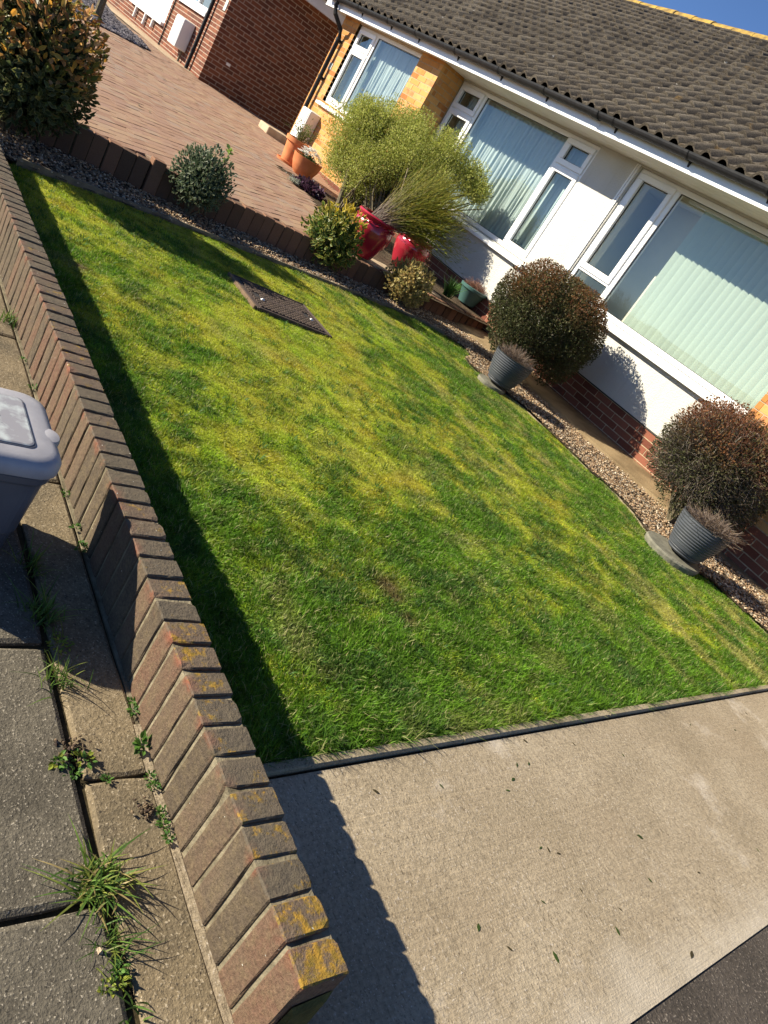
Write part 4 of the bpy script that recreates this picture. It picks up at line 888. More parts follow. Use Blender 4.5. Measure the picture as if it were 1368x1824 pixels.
def red_pot(c, label, s=1.0):
    t = empty('glazed_pot', c, label, 'plant pot', 'red glazed plant pots'); pr = [(0, 0), (.125, 0), (.135, .01), (.175, .10), (.215, .22), (.225, .29), (.215, .345), (.192, .375), (.196, .385), (.225, .40), (.232, .415), (.222, .43), (.2, .428), (.185, .40), (.185, .36), (0, .36)]
    m = MB(); m.lathe(c, [(a*s, b*s) for a, b in pr], 48); b = m.obj('pot_body', MAT['pot_red'], t, smooth=True)
    for k in range(14):
        if 5 <= k % 14 <= 8: pass
        a0 = 2*math.pi*k/14; m = MB(); rr = .218*s; ca, sa = math.cos(a0), math.sin(a0)
        m.tube([(c[0]+rr*math.cos(a0-.12), c[1]+rr*math.sin(a0-.12), c[2]+.352*s), (c[0]+(rr+.004)*ca, c[1]+(rr+.004)*sa, c[2]+.362*s), (c[0]+rr*math.cos(a0+.12), c[1]+rr*math.sin(a0+.12), c[2]+.372*s)], [.005, .010, .005], 6); m.obj('rope_twist', MAT['pot_red'], b, smooth=True)
    m = MB(); m.lathe(c, [(0, .368*s), (.18*s, .366*s)], 24); m.obj('soil', MAT['earth'], t); return t
RP1 = gz(650, 462, .30); RP1[0] -= .17; RP1 = np.array([RP1[0], RP1[1]+.02, .295]); RP2 = gz(712, 478, .30); RP2 = np.array([RP2[0]-.02, RP2[1]+.02, .30])
red_pot(RP1, 'red glazed pot nearest the yellow variegated bush on the raised bed', .98); red_pot(RP2, 'red glazed pot half hidden by wispy stems beside the small cream bush', .95)
TPp = gz(829, 540, .30); tq = empty('plant_pot', TPp, 'teal plastic pot with a dried plant at the house plinth', 'plant pot')
m = MB(); m.lathe(TPp, [(0, 0), (.11, 0), (.115, .01), (.165, .17), (.17, .175), (.185, .18), (.19, .215), (.178, .22), (.16, .18), (0, .18)], 40); m.obj('pot_body', MAT['pot_teal'], tq, smooth=True)
def terra(c, pr, label):
    t = empty('terracotta_pot', c, label, 'plant pot', 'terracotta pots by the bay'); m = MB(); m.lathe(c, pr, 40); m.obj('pot_body', MAT['terracotta'], t, smooth=True)
    m = MB(); m.lathe(c, [(0, pr[-1][1]+.004), (pr[-1][0]*.9+.1, pr[-1][1]+.002)], 20); return t
def gdrive(px, py):
    z = .36
    for _ in range(12): q0_ = gz(px, py, z); z = .5*z+.5*float(drivez(q0_[0]))
    return gz(px, py, z)
TA = gdrive(514, 292); TB = gdrive(535, 313)
ta_ = terra(TA, [(0, 0), (.12, 0), (.15, .02), (.135, .03), (.165, .28), (.19, .29), (.195, .35), (.175, .35), (.16, .30), (.0, .30)], 'taller terracotta pot with green stems beside the downpipe')
m = MB(); m.lathe(TA, [(0, -.001), (.19, .0), (.20, .03), (.19, .03), (.18, .008)], 30); m.obj('saucer', MAT['terracotta'], ta_, smooth=True)
terra(TB, [(0, 0), (.11, 0), (.15, .04), (.195, .14), (.215, .24), (.22, .25), (.205, .25), (.19, .2), (0, .2)], 'rounded terracotta pot full of white flowers')
m = MB(); q_ = gz(490, 262, .44); m.box(-12.45, -12.05, 5.05, 5.52, .43, .56); o = m.obj('stone_block', MAT['flag'], bevel=.01); tag(o, 'pale stone block at the foot of the black downpipe', 'stone block')

# food waste caddy
cc0 = np.array([-1.345, -.41, 0.0]); cad = empty('waste_caddy', cc0, 'grey plastic waste caddy with a faded lid beside the brick wall', 'bin')
def rrect(cx, cy, w_, d_, r_, n=6):
    out = []
    for (sx_, sy_, a0) in ((1, 1, 0), (-1, 1, 90), (-1, -1, 180), (1, -1, 270)):
        for k in range(n+1):
            t = R(a0+90*k/n); out.append((cx+sx_*(w_/2-r_)+r_*math.cos(t), cy+sy_*(d_/2-r_)+r_*math.sin(t)))
    return out
def loft(m, rings):
    n = len(rings[0][0]); v = []; f = []
    for (pl_, z) in rings: v += [(x, y, z if not callable(z) else z(x, y)) for x, y in pl_]
    for i in range(len(rings)-1): f += [(i*n+k, i*n+(k+1) % n, (i+1)*n+(k+1) % n, (i+1)*n+k) for k in range(n)]
    f += [tuple(range(n))[::-1], tuple(range((len(rings)-1)*n, len(rings)*n))]; m.add(v, f)
CX, CY = cc0[0], cc0[1]
m = MB(); loft(m, [(rrect(CX, CY, .235, .33, .04), .0), (rrect(CX, CY, .25, .345, .045), .01), (rrect(CX, CY, .262, .36, .045), .09), (rrect(CX, CY, .272, .37, .045), .10), (rrect(CX, CY, .295, .40, .05), .262), (rrect(CX, CY, .312, .416, .055), .268), (rrect(CX, CY, .314, .418, .055), .29)]); m.obj('body', MAT['caddy'], cad, smooth=False, bevel=.003)
m = MB(); loft(m, [(rrect(CX, CY, .322, .428, .06), .293), (rrect(CX, CY, .330, .436, .06), .297), (rrect(CX, CY, .330, .436, .06), .322), (rrect(CX, CY, .316, .420, .06), .336), (rrect(CX, CY, .28, .386, .055), .342), (rrect(CX, CY, .21, .30, .03), .344)]); lid = m.obj('lid', MAT['caddy_lid'], cad)
for p in lid.data.polygons: p.use_smooth = True
m = MB(); loft(m, [(rrect(CX, CY, .214, .30, .02), .340), (rrect(CX, CY, .214, .30, .02), .3475), (rrect(CX, CY, .206, .292, .018), .349)]); m.obj('label_panel', MAT['sticker'], lid)
for k_ in range(5):
    m = MB(); m.box(CX-.045+k_*.011, CX-.041+k_*.011, CY+.02, CY+.085-(k_ % 2)*.02, .3488, .3494); m.obj('printed_line', MAT['caddy'], lid)
m = MB(); loft(m, [(rrect(CX, CY, .226, .312, .022), .340), (rrect(CX, CY, .222, .308, .021), .3455)]); m.obj('panel_groove', MAT['caddy'], lid)
hp = gz(88, 776, .338); m = MB(); m.lathe(hp, [(.0, -.02), (.026, -.018), (.027, -.006), (.024, .0015), (.014, .0042), (.003, .005)], 24, 0, 1.25, 1.0); m.obj('handle_lug', MAT['caddy_lid'], lid, smooth=True)

# ================================================================== PLANTS
def frame_of(A, N):
    A = unit(A); S = unit(np.cross(N, A)); N2 = np.cross(A, S); return A, S, N2
T_LANCE = (np.array([(0, 0, 0), (.45, .5, .06), (1, 0, -.05), (.45, -.5, .06)]), np.array([(0, 1, 2), (0, 2, 3)]), None)
_o = [(0, 0, 0), (.25, .38, .05), (.6, .46, .06), (1, 0, -.06), (.6, -.46, .06), (.25, -.38, .05)]
_i = [(.10, 0, 0), (.28, .23, .03), (.58, .28, .03), (.84, 0, -.03), (.58, -.28, .03), (.28, -.23, .03)]
_c = [(.45, 0, -.01)]
T_OVAL = (np.array(_o+_i+_c), np.array([(k, (k+1) % 6, 6+(k+1) % 6) for k in range(6)]+[(k, 6+(k+1) % 6, 6+k) for k in range(6)]+[(6+k, 6+(k+1) % 6, 12) for k in range(6)]), np.array([1]*6+[.0]*6+[0]))
def leaf_geo(Pp, A, Nn, L, Wd, cin, cout, T):
    tv, tf, te = T; A, S, N2 = frame_of(A, Nn); n = len(Pp)
    V = Pp[:, None]+(A[:, None]*tv[None, :, 0:1]+N2[:, None]*tv[None, :, 2:3])*L[:, None, None]+S[:, None]*tv[None, :, 1:2]*Wd[:, None, None]
    F = (tf[None]+len(tv)*np.arange(n)[:, None, None]).reshape(-1, 3)
    if te is None: C = np.repeat(cin, len(tv), 0)
    else: C = (cin[:, None]*(1-te)[None, :, None]+cout[:, None]*te[None, :, None]).reshape(-1, 3)
    return V.reshape(-1, 3), F, C
def sticks(A, B, ra, rb, cols=None, k=3):
    d = unit(B-A); h = np.where(np.abs(d[:, 2:3]) < .9, np.array([[0, 0, 1.0]]), np.array([[1.0, 0, 0]])); e1 = unit(np.cross(d, h)); e2 = np.cross(d, e1); n = len(A); V = np.zeros((n, 2*k, 3))
    for i in range(k):
        t = 2*math.pi*i/k; o_ = math.cos(t)*e1+math.sin(t)*e2; V[:, i] = A+o_*np.asarray(ra).reshape(-1, 1); V[:, k+i] = B+o_*np.asarray(rb).reshape(-1, 1)
    f = np.array([(i, (i+1) % k, k+(i+1) % k, k+i) for i in range(k)]); F = (f[None]+2*k*np.arange(n)[:, None, None]).reshape(-1, 4)
    return V.reshape(-1, 3), F, (np.repeat(cols, 2*k, 0) if cols is not None else None)
def rdirs(n): return unit(rng.normal(size=(n, 3)))
def dnoise(D, f, seed): return vnoise(D[:, 0]*f+D[:, 2]*f*.7, D[:, 1]*f-D[:, 2]*f*.6, 1.0, seed, 2)
def shell(c, rad, n, depth=.4, bump=.2, seed=1, zmin=-.85, pw_=1.6):
    D = rdirs(int(n*1.5)); D = D[D[:, 2] > zmin][:n]; k = len(D); rr = (1-depth*rng.random(k)**pw_)*(1+bump*(dnoise(D, 2.2, seed)-.5)*2)
    return np.array(c)+D*rr[:, None]*np.array(rad), D, rr
def stems(parent, base, tips, r0, mat, name='stem', joint=True, wob=.04):
    m = MB()
    for t in tips:
        b = np.array(base if np.ndim(base) == 1 else base[random.randrange(len(base))], float); t = np.array(t, float); mid = [b+(t-b)*s+np.array([random.uniform(-wob, wob), random.uniform(-wob, wob), .02*math.sin(s*3)]) for s in (.3, .65)]
        m.tube([b, *mid, t], [r0, r0*.8, r0*.6, r0*.3], 5)
    return m.obj(name, mat, parent, smooth=True)
def pick(pal, n): pal = np.array(pal); return pal[rng.integers(0, len(pal), n)]*(.75+.5*rng.random(n))[:, None]
def variegated(name, c, rad, nleaf, L, label, cat, pal_in, pal_out, pal_top=None, nobj=0, zmin=-.8, bump=.22, seed=3, depth=.45, up=.5, topz=.35):
    base = np.array([c[0], c[1], float(bedz(c[1]))]); t = empty(name, base, label, cat)
    Pp, D, rr = shell(c, rad, nleaf, depth, bump, seed, zmin); n = len(Pp)
    A = unit(D*.6+rng.normal(size=(n, 3))*.55+np.array([0, 0, up])); Nn = unit(D+rng.normal(size=(n, 3))*.4+np.array([0, 0, .25]))
    Ls = L*rng.uniform(.65, 1.2, n); ci = pick(pal_in, n); co = pick(pal_out, n)
    if pal_top is not None:
        s = sstep(topz-.25, topz+.25, D[:, 2]+.35*(dnoise(D, 3, seed+5)-.5)+rng.normal(0, .15, n))*sstep(.75, .95, rr); ct = pick(pal_top, n); ci = ci+(ct*.8-ci)*s[:, None]; co = co+(ct-co)*s[:, None]
    n2_ = n//2; Pc = np.array(c)+rdirs(n2_)*np.array(rad)*(.25+.5*rng.random(n2_)**.6)[:, None]
    Pp = np.concatenate([Pp, Pc]); D = np.concatenate([D, rdirs(n2_)]); rr = np.concatenate([rr, np.full(n2_, .3)]); A = np.concatenate([A, rdirs(n2_)]); Nn = np.concatenate([Nn, rdirs(n2_)]); Ls = np.concatenate([Ls, np.full(n2_, L*1.5)]); ci = np.concatenate([ci, pick(pal_in, n2_)]); co = np.concatenate([co, pick(pal_in, n2_)]); n += n2_
    near = np.argsort(np.linalg.norm(Pp-CAM, axis=1)-.25*rr+(rr < .5)*9); keep = np.ones(n, bool)
    if nobj:
        tv, tf, te = T_OVAL; sel = near[:nobj]; keep[sel] = False; nv = 40; mes = []
        for k in range(nv):
            i = sel[(k*7) % len(sel)]; Cc = ci[i]*(1-te)[:, None]+co[i]*te[:, None]; mes.append(npmesh('leaf', tv*np.array([1, .5, 1]), tf, MAT['gloss_leaf'], Cc))
        Aa, Ss, N2 = frame_of(A[sel], Nn[sel])
        for q_, i in enumerate(sel):
            o = bpy.data.objects.new('leaf', mes[(q_*13) % nv] if pal_top is None else mes[int(np.argmin([np.abs(ci[sel[(k*7) % len(sel)]]-ci[i]).sum()+random.random()*.05 for k in range(nv)]))]); COL.objects.link(o); o.parent = t; s = Ls[i]
            Mx = Matrix.Identity(4)
            for r_ in range(3): Mx[r_][0] = Aa[q_][r_]*s; Mx[r_][1] = Ss[q_][r_]*s; Mx[r_][2] = N2[q_][r_]*s; Mx[r_][3] = Pp[i][r_]-base[r_]
            o.matrix_local = Mx
    V, F, C = leaf_geo(Pp[keep], A[keep], Nn[keep], Ls[keep], Ls[keep]*.5, ci[keep], co[keep], T_OVAL)
    o = npobj('foliage', V, F, MAT['gloss_leaf'], t, C); o['kind'] = 'stuff'
    stems(t, base-np.array([0, 0, .03]), [np.array(c)+d*np.array(rad)*.75 for d in rdirs(16) if d[2] > -.3], .012, MAT['bark'], 'stems'); return t
GREEN = [(.040, .075, .022), (.055, .10, .03), (.03, .06, .02)]; CREAM = [(.30, .30, .13), (.38, .36, .17), (.22, .25, .10)]
BBc = (-5.66, .33, .545)
variegated('variegated_bush', BBc, (.455, .455, .47), 4800, .058, 'large rounded variegated bush with amber tinted tips behind the wall', 'bush', [(.050, .065, .022), (.065, .085, .028), (.04, .055, .02)], [(.20, .20, .085), (.27, .25, .12), (.13, .15, .06)], [(.62, .31, .05), (.52, .21, .06), (.66, .42, .09), (.42, .20, .06), (.20, .17, .04), (.66, .38, .17), (.15, .16, .035)], 300, -.95, .20, 7, .38, .35, .02)  # amber tips; top palette also brightened so the crown reads as sunlit
sb1 = gz(330, 368, .10); variegated('small_variegated_bush', (sb1[0]-.03, sb1[1]+.05, .345), (.235, .235, .25), 1900, .036, 'small neat grey green variegated bush in the gravel below the driveway', 'bush', [(.045, .075, .035), (.06, .09, .045)], [(.22, .25, .15), (.30, .32, .2)], None, 60, -.95, .18, 13)
sprp = bpy.data.objects['small_variegated_bush']; sp0 = np.array([sb1[0]+.02, sb1[1]+.13, .56]); m = MB(); m.tube([sp0-np.array([0, 0, .1]), sp0+np.array([.01, .01, .10])], [.004, .002], 5); m.obj('sprig_stem', MAT['bark'], sprp)
n = 16; A = rdirs(n); A[:, 2] = np.abs(A[:, 2])*.6+.2; q_ = sp0+np.stack([0*A[:, 0], 0*A[:, 0], rng.uniform(-.02, .11, n)], 1); c1 = pick([(.22, .32, .06), (.30, .40, .10)], n); V, F, C = leaf_geo(q_, A, rdirs(n)+np.array([0, 0, .8]), np.full(n, .045), np.full(n, .024), c1, c1, T_OVAL); o = npobj('sprig_leaves', V, F, MAT['leaf'], sprp, C); o['kind'] = 'stuff'
yb = gz(568, 466, .115); variegated('yellow_variegated_bush', (yb[0]-.06, yb[1]+.06, .375), (.275, .275, .285), 1500, .060, 'glossy bush with yellow edged leaves beside the red pot', 'bush', [(.055, .10, .02), (.075, .13, .025)], [(.48, .42, .09), (.58, .48, .12), (.34, .34, .08)], [(.52, .38, .03), (.58, .44, .05), (.42, .36, .05)], 110, -.95, .30, 19, .5, .45, .55)
cb = gz(706, 532, .125); variegated('cream_bush', (cb[0]+.03, cb[1]+.03, .33), (.24, .24, .22), 2300, .046, 'small cream and bronze leaved bush in the gravel', 'bush', [(.34, .27, .09), (.26, .23, .07), (.40, .28, .11)], [(.60, .50, .20), (.66, .56, .26), (.50, .36, .14)], None, 60, -.9, .28, 23)

def clipped(name, c, rad, label, nleaf, ntwig, pal, paltop, twigpal, seed, lean=0, leafsize=.022, gap=.0):
    base = np.array([c[0], c[1], float(bedz(c[1]))]); t = empty(name, base, label, 'bush')
    Pp, D, rr = shell(c, rad, nleaf, .55, .20, seed, -.9, 1.3); n = len(Pp)
    cl = dnoise(D, 5, seed+9); k = rng.random(n) > gap*sstep(.4, .65, cl); Pp, D, rr = Pp[k], D[k], rr[k]; n = len(Pp)
    A = unit(D*.7+rng.normal(size=(n, 3))*.7); Nn = rdirs(n)+D*.6; L = leafsize*rng.uniform(.6, 1.35, n)
    c1 = pick(pal, n); s = sstep(.05, .55, D[:, 2]+.5*(dnoise(D, 3.5, seed+2)-.5))*sstep(.80, .98, rr); c1 = c1+(pick(paltop, n)-c1)*(s*.85)[:, None]
    V, F, C = leaf_geo(Pp, A, Nn, L, L*.55, c1, c1, T_LANCE); o = npobj('foliage', V, F, MAT['leaf'], t, C); o['kind'] = 'stuff'
    # twigs: radiating, ends a little outside the outline
    Dt = rdirs(ntwig*2); Dt = Dt[Dt[:, 2] > -.75][:ntwig]; m = len(Dt); r0 = rng.uniform(.45, .85, m); r1 = rng.uniform(.86, 1.045, m)*(1+.20*(dnoise(Dt, 2.2, seed)-.5)*2)
    a = np.array(c)+Dt*r0[:, None]*np.array(rad); b = np.array(c)+unit(Dt+rng.normal(size=(m, 3))*.13)*r1[:, None]*np.array(rad); mid = (a+b)/2+rng.normal(size=(m, 3))*.018
    tc = pick(twigpal, m); tt = sstep(.0, .5, Dt[:, 2]); tc2 = tc+(np.array([.26, .085, .04])-tc)*(tt*.75)[:, None]
    V1, F1, C1 = sticks(a, mid, np.full(m, .0022), np.full(m, .0016), tc); V2, F2, C2 = sticks(mid, b, np.full(m, .0016), np.full(m, .0007), tc2)
    o = npobj('twigs', np.concatenate([V1, V2]), np.concatenate([F1, F2+len(V1)]), MAT['leaf'], t, np.concatenate([C1, C2])); o['kind'] = 'stuff'
    stems(t, base-np.array([0, 0, .04]), [np.array(c)+d*np.array(rad)*.7 for d in rdirs(26) if d[2] > -.35], .016, MAT['bark'], 'stems'); return t
B1 = gy(972, 574, 5.18); B2 = gy(1278, 832, 5.22)
clipped('clipped_shrub', B1, (.63, .62, .56), 'dense rounded clipped shrub with russet top near the centre of the bed', 80000, 1500, [(.062, .075, .026), (.075, .085, .03), (.05, .055, .022), (.095, .10, .04), (.075, .06, .03)], [(.17, .065, .028), (.22, .085, .03), (.12, .06, .025), (.11, .09, .03)], [(.10, .07, .05), (.07, .05, .038)], 31)
clipped('clipped_shrub', B2, (.555, .55, .52), 'sparser twiggy clipped shrub with reddish tips at the right edge', 34000, 6500, [(.07, .075, .028), (.09, .09, .04), (.06, .055, .025)], [(.19, .07, .03), (.24, .09, .035), (.14, .08, .03)], [(.17, .13, .10), (.24, .20, .16), (.11, .08, .06), (.30, .26, .21)], 37, gap=.45)

# dry twig clumps in pots
def twig_clump(name, c, r_, h, n, cols, label, cat='plant', droop=.3, spread=.8, leafy=None, th=.0016):
    t = empty(name, c, label, cat); b = np.array(c)+np.stack([rng.normal(0, r_*.3, n), rng.normal(0, r_*.3, n), np.zeros(n)], 1)
    d = unit(np.stack([rng.normal(0, spread, n), rng.normal(0, spread, n), np.ones(n)], 1)); hh = h*rng.uniform(.5, 1.1, n); mid = b+d*(hh*.55)[:, None]; e = b+d*hh[:, None]+np.stack([d[:, 0], d[:, 1], -np.abs(rng.normal(0, 1, n))], 1)*(droop*hh)[:, None]*.5
    cl = pick(cols, n); V1, F1, C1 = sticks(b, mid, np.full(n, th), np.full(n, th*.9), cl); V2, F2, C2 = sticks(mid, e, np.full(n, th*.9), np.full(n, th*.4), cl*1.1)
    o = npobj('stems', np.concatenate([V1, V2]), np.concatenate([F1, F2+len(V1)]), MAT['leaf'], t, np.concatenate([C1, C2])); o['kind'] = 'stuff'
    if leafy:
        pal, ln, lw, num = leafy; i = rng.integers(0, n, num); s = rng.uniform(.2, 1, num)[:, None]; p = np.where(s < .5, b[i]+(mid[i]-b[i])*s*2, mid[i]+(e[i]-mid[i])*(s*2-1)); A = rdirs(num)+np.array([0, 0, .4]); L = ln*rng.uniform(.6, 1.2, num); cl = pick(pal, num)
        V, F, C = leaf_geo(p, A, rdirs(num), L, L*lw, cl, cl, T_LANCE); o = npobj('foliage', V, F, MAT['leaf'], t, C); o['kind'] = 'stuff'
    return t
DRY = [(.18, .125, .085), (.25, .185, .13), (.12, .085, .06), (.22, .17, .14)]
twig_clump('dry_plant', PG1+np.array([0, 0, .235]), .17, .17, 900, DRY, 'dried brown plant in the ribbed pot by the fuller shrub', leafy=([(.14, .11, .10), (.2, .16, .14)], .012, .4, 2500), spread=1.0)
twig_clump('dry_plant', PG2+np.array([.03, .02, .235]), .18, .18, 1100, DRY, 'dried brown plant in the ribbed pot before the twiggy shrub', leafy=([(.15, .12, .11), (.2, .16, .15)], .012, .4, 3000), spread=1.0)
twig_clump('dry_plant', TPp+np.array([0, 0, .185]), .12, .16, 500, [(.26, .14, .10), (.32, .19, .14)], 'dried pinkish plant in the teal pot', leafy=([(.33, .19, .14), (.25, .13, .10)], .02, .35, 900), spread=1.0)
twig_clump('red_pot_plant', RP2+np.array([0, 0, .36]), .16, .13, 260, [(.12, .08, .05), (.2, .14, .1)], 'low dry plant in the red pot below the wispy stems', leafy=([(.16, .03, .04), (.25, .06, .06), (.12, .09, .05)], .035, .45, 260), spread=1.2)
twig_clump('potted_plant', TA+np.array([0, 0, .30]), .12, .40, 70, [(.12, .11, .04)], 'thin green stemmed plant in the taller terracotta pot', leafy=([(.16, .20, .05), (.22, .24, .07), (.10, .14, .04)], .03, .4, 800), spread=.4)
fl_t = twig_clump('flower_plant', TB+np.array([0, 0, .22]), .16, .11, 120, [(.06, .10, .03)], 'clump of small white flowers filling the rounded terracotta pot', 'flowers', leafy=([(.06, .11, .03), (.09, .15, .04)], .03, .5, 500), spread=1.3)
n = 130; a_ = rng.uniform(0, 6.28, n); rr = .19*np.sqrt(rng.random(n)); fp = TB+np.stack([rr*np.cos(a_), rr*np.sin(a_), .265+.11*(1-(rr/.19)**2)+rng.normal(0, .012, n)], 1)
pa = np.repeat(fp, 5, 0); ang_ = np.tile(np.arange(5)*1.2566, n)+np.repeat(rng.uniform(0, 6, n), 5); Af = np.stack([np.cos(ang_), np.sin(ang_), .25+0*ang_], 1); wc = np.tile([[.80, .80, .76]], (5*n, 1))
V, F, C = leaf_geo(pa, Af, np.tile([[0, 0, 1.0]], (5*n, 1))+rng.normal(0, .2, (5*n, 3)), np.full(5*n, .032), np.full(5*n, .026), wc, wc, T_LANCE); o = npobj('petals', V, F, MAT['leaf'], fl_t, C); o['kind'] = 'stuff'
HB = gz(548, 340, .34); ht = empty('purple_plant', HB, 'low dark purple leaved plant at the edge of the block paving', 'plant'); n = 420
D = rdirs(n); D[:, 2] = np.abs(D[:, 2])*.7; Pp = HB+D*np.array([.24, .24, .17])*rng.uniform(.5, 1, n)[:, None]; c1 = pick([(.045, .02, .04), (.07, .03, .06), (.03, .015, .025), (.10, .05, .08)], n)
V, F, C = leaf_geo(Pp, unit(D+rng.normal(0, .4, (n, 3))), D+rng.normal(0, .5, (n, 3))+np.array([0, 0, .5]), np.full(n, .055), np.full(n, .05), c1, c1*1.4, T_OVAL); o = npobj('foliage', V, F, MAT['gloss_leaf'], ht, C); o['kind'] = 'stuff'
twig_clump('bed_plant', gz(522, 325, .35), .08, .10, 60, [(.25, .28, .2)], 'small silvery plant at the corner of the block paving', leafy=([(.35, .38, .30), (.5, .52, .45)], .02, .4, 260), spread=1.1)
# strap leaved plant by teal pot
def straps(name, c, n, h, pal, label, spread=.6, w_=.006, droop=.5, cat='plant', nseg=4, mat='grass', basew=.02):
    t = empty(name, c, label, cat); az = rng.uniform(0, 6.28, n); l = h*rng.uniform(.45, 1.1, n); sp = np.abs(rng.normal(spread*.75, spread*.4, n)); b = np.array(c)+np.stack([rng.normal(0, basew, n), rng.normal(0, basew, n), np.zeros(n)-.004], 1); o_ = np.stack([np.cos(az), np.sin(az), 0*az], 1); side = np.stack([-np.sin(az), np.cos(az), 0*az], 1)
    cl = pick(pal, n); rows = []
    for k in range(nseg+1):
        s = k/nseg; p = b+o_*(l*(sp*s+droop*sp*s*s*.6))[:, None]+np.array([0, 0, 1.0])*(l*np.maximum(s-droop*sp*s*s*.55, s*.12))[:, None]; ww = w_*(1-s**2.2)+.0002
        rows.append((p-side*ww/2, p+side*ww/2))
    V = np.stack([q_ for r_ in rows for q_ in r_], 1); m = 2*(nseg+1); f = np.array([(2*k, 2*k+1, 2*k+3, 2*k+2) for k in range(nseg)]); F = (f[None]+m*np.arange(n)[:, None, None]).reshape(-1, 4); tipc = np.repeat(np.linspace(.75, 1.25, nseg+1), 2)
    C = (cl[:, None]*tipc[None, :, None]).reshape(-1, 3); o = npobj('blades', V.reshape(-1, 3), F, MAT[mat], t, C); o['kind'] = 'stuff'; return t
straps('strap_plant', gz(795, 527, .30), 130, .26, [(.04, .10, .02), (.06, .14, .03)], 'bright green strap leaved plant beside the teal pot', .5, .012, .5)

# large pale shrub in the raised bed
SC = np.array([-8.33, 4.80, 0.0]); SD = np.array([.74, .68, 0.0]); SNv = np.array([-.68, .74, 0.0])
def on_plane(x, y, off=0.0):
    d = ray(x, y); t = ((SC+SNv*off-CAM)@SNv)/(d@SNv); return CAM+d*t
sh = empty('pale_shrub', (-8.25, 4.75, .32), 'large airy pale green shrub in front of the buff brick bay', 'shrub')
lobes = [((640, 235), .40, .0), ((614, 285), .33, .1), ((690, 235), .40, .25), ((660, 300), .38, -.25), ((725, 285), .40, -.1), ((735, 240), .30, .2), ((790, 280), .36, .15), ((770, 330), .30, -.15), ((835, 320), .27, .1), ((700, 340), .28, .2), ((640, 340), .24, -.1), ((850, 345), .17, .0), ((655, 205), .26, .1)]
Vp = []; Dp = []; Lc = []
for (px, r_, off) in lobes:
    c = on_plane(px[0], px[1], off); Lc.append(c); k = int(13000*(r_/.36)**2); q_, d_, rr = shell(c, (r_, r_, r_*.95), k, .75, .45, int(px[0]), -1, 1.0); Vp.append(q_); Dp.append(d_)
Vp = np.concatenate(Vp); Dp = np.concatenate(Dp); n = len(Vp); A = unit(Dp*.4+rng.normal(size=(n, 3))*.6+np.array([0, 0, .55])); L = .026*rng.uniform(.6, 1.3, n)
c1 = pick([(.34, .38, .075), (.42, .44, .11), (.27, .32, .06), (.48, .47, .15), (.30, .31, .055)], n)
V, F, C = leaf_geo(Vp, A, rdirs(n), L, L*.42, c1, c1, T_LANCE); o = npobj('foliage', V, F, MAT['leaf'], sh, C); o['kind'] = 'stuff'
bs = [gz(580, 366, .31), gz(600, 378, .31), gz(617, 386, .31), gz(650, 402, .31)]; bs = [np.array([-8.25, 4.55, .30]), np.array([-8.05, 4.7, .30]), np.array([-8.15, 4.95, .30]), np.array([-7.6, 4.75, .30])]
tips = []
for c in Lc:
    for k in range(7): tips.append(c+rdirs(1)[0]*.24)
stems(sh, bs, tips, .017, MAT['bark'], 'stems', wob=.07)
m = MB(); m.tube([bs[0], bs[0]+np.array([-.05, -.02, .25]), bs[0]+np.array([-.12, -.05, .55])], [.045, .04, .03], 8); m.tube([bs[1], bs[1]+np.array([.02, .03, .3]), bs[1]+np.array([.0, .0, .6])], [.032, .028, .02], 8); m.obj('trunk', MAT['bark'], sh, smooth=True)

# wispy broom stems leaning out of the red pots
bt = empty('wispy_broom', RP1+np.array([0, 0, .36]), 'wispy olive green broom leaning right out of the red pot', 'plant'); n = 1500; B0 = RP1+np.array([.02, .03, .37])
tx = rng.uniform(0, 1, n); ty = rng.uniform(0, 1, n)
b = B0+np.stack([rng.normal(0, .05, n), rng.normal(0, .05, n), np.zeros(n)], 1); d = unit(_r*1.0+_u*.12+rng.normal(size=(n, 3))*np.array([.22, .22, .22])); d = unit(d+_u*rng.uniform(-.40, .55, n)[:, None]); ln = rng.uniform(.45, .98, n)
pts = [b]; 
for k in range(1, 5):
    s = k/4; pts.append(b+d*(ln*s)[:, None]+np.array([0, 0, 1.0])*(.12*np.sin(s*2.0)*ln-.14*s*s*ln)[:, None]+rng.normal(size=(n, 3))*.008*k)
c0 = pick([(.20, .15, .12), (.26, .2, .16)], n); c1 = pick([(.20, .20, .022), (.27, .25, .028), (.15, .17, .022), (.32, .27, .04)], n); off = 0; Vs = []; Fs = []; Cs = []
for k in range(4):
    cc_ = c0+(c1-c0)*min(1, k/1.6); V, F, C = sticks(pts[k], pts[k+1], np.full(n, .0026-.0005*k), np.full(n, .0021-.0005*k), cc_); Vs.append(V); Fs.append(F+off); Cs.append(C); off += len(V)
o = npobj('stems', np.concatenate(Vs), np.concatenate(Fs), MAT['leaf'], bt, np.concatenate(Cs)); o['kind'] = 'stuff'
i = rng.integers(0, n, 9000); k = rng.uniform(.35, 1, 9000); seg = np.clip((k*4).astype(int), 0, 3); fr = k*4-seg; PT_ = np.stack(pts); p = PT_[seg, i]*(1-fr)[:, None]+PT_[seg+1, i]*fr[:, None]; A = unit(d[i]+rng.normal(size=(9000, 3))*.35); cl = pick([(.20, .22, .025), (.28, .27, .03), (.15, .19, .025)], 9000); L = rng.uniform(.03, .07, 9000)
V, F, C = leaf_geo(p, A, rdirs(9000), L, np.full(9000, .0022), cl, cl, T_LANCE); o = npobj('foliage', V, F, MAT['leaf'], bt, C); o['kind'] = 'stuff'
m = MB(); q0 = B0+np.array([.05, .1, 0]); q1 = gy(727, 300, float(q0[1])+.12); m.tube([q0, q1], .006, 6); o = m.obj('bamboo_cane', MAT['twig']); tag(o, 'thin pale cane standing among the wispy broom stems', 'cane')

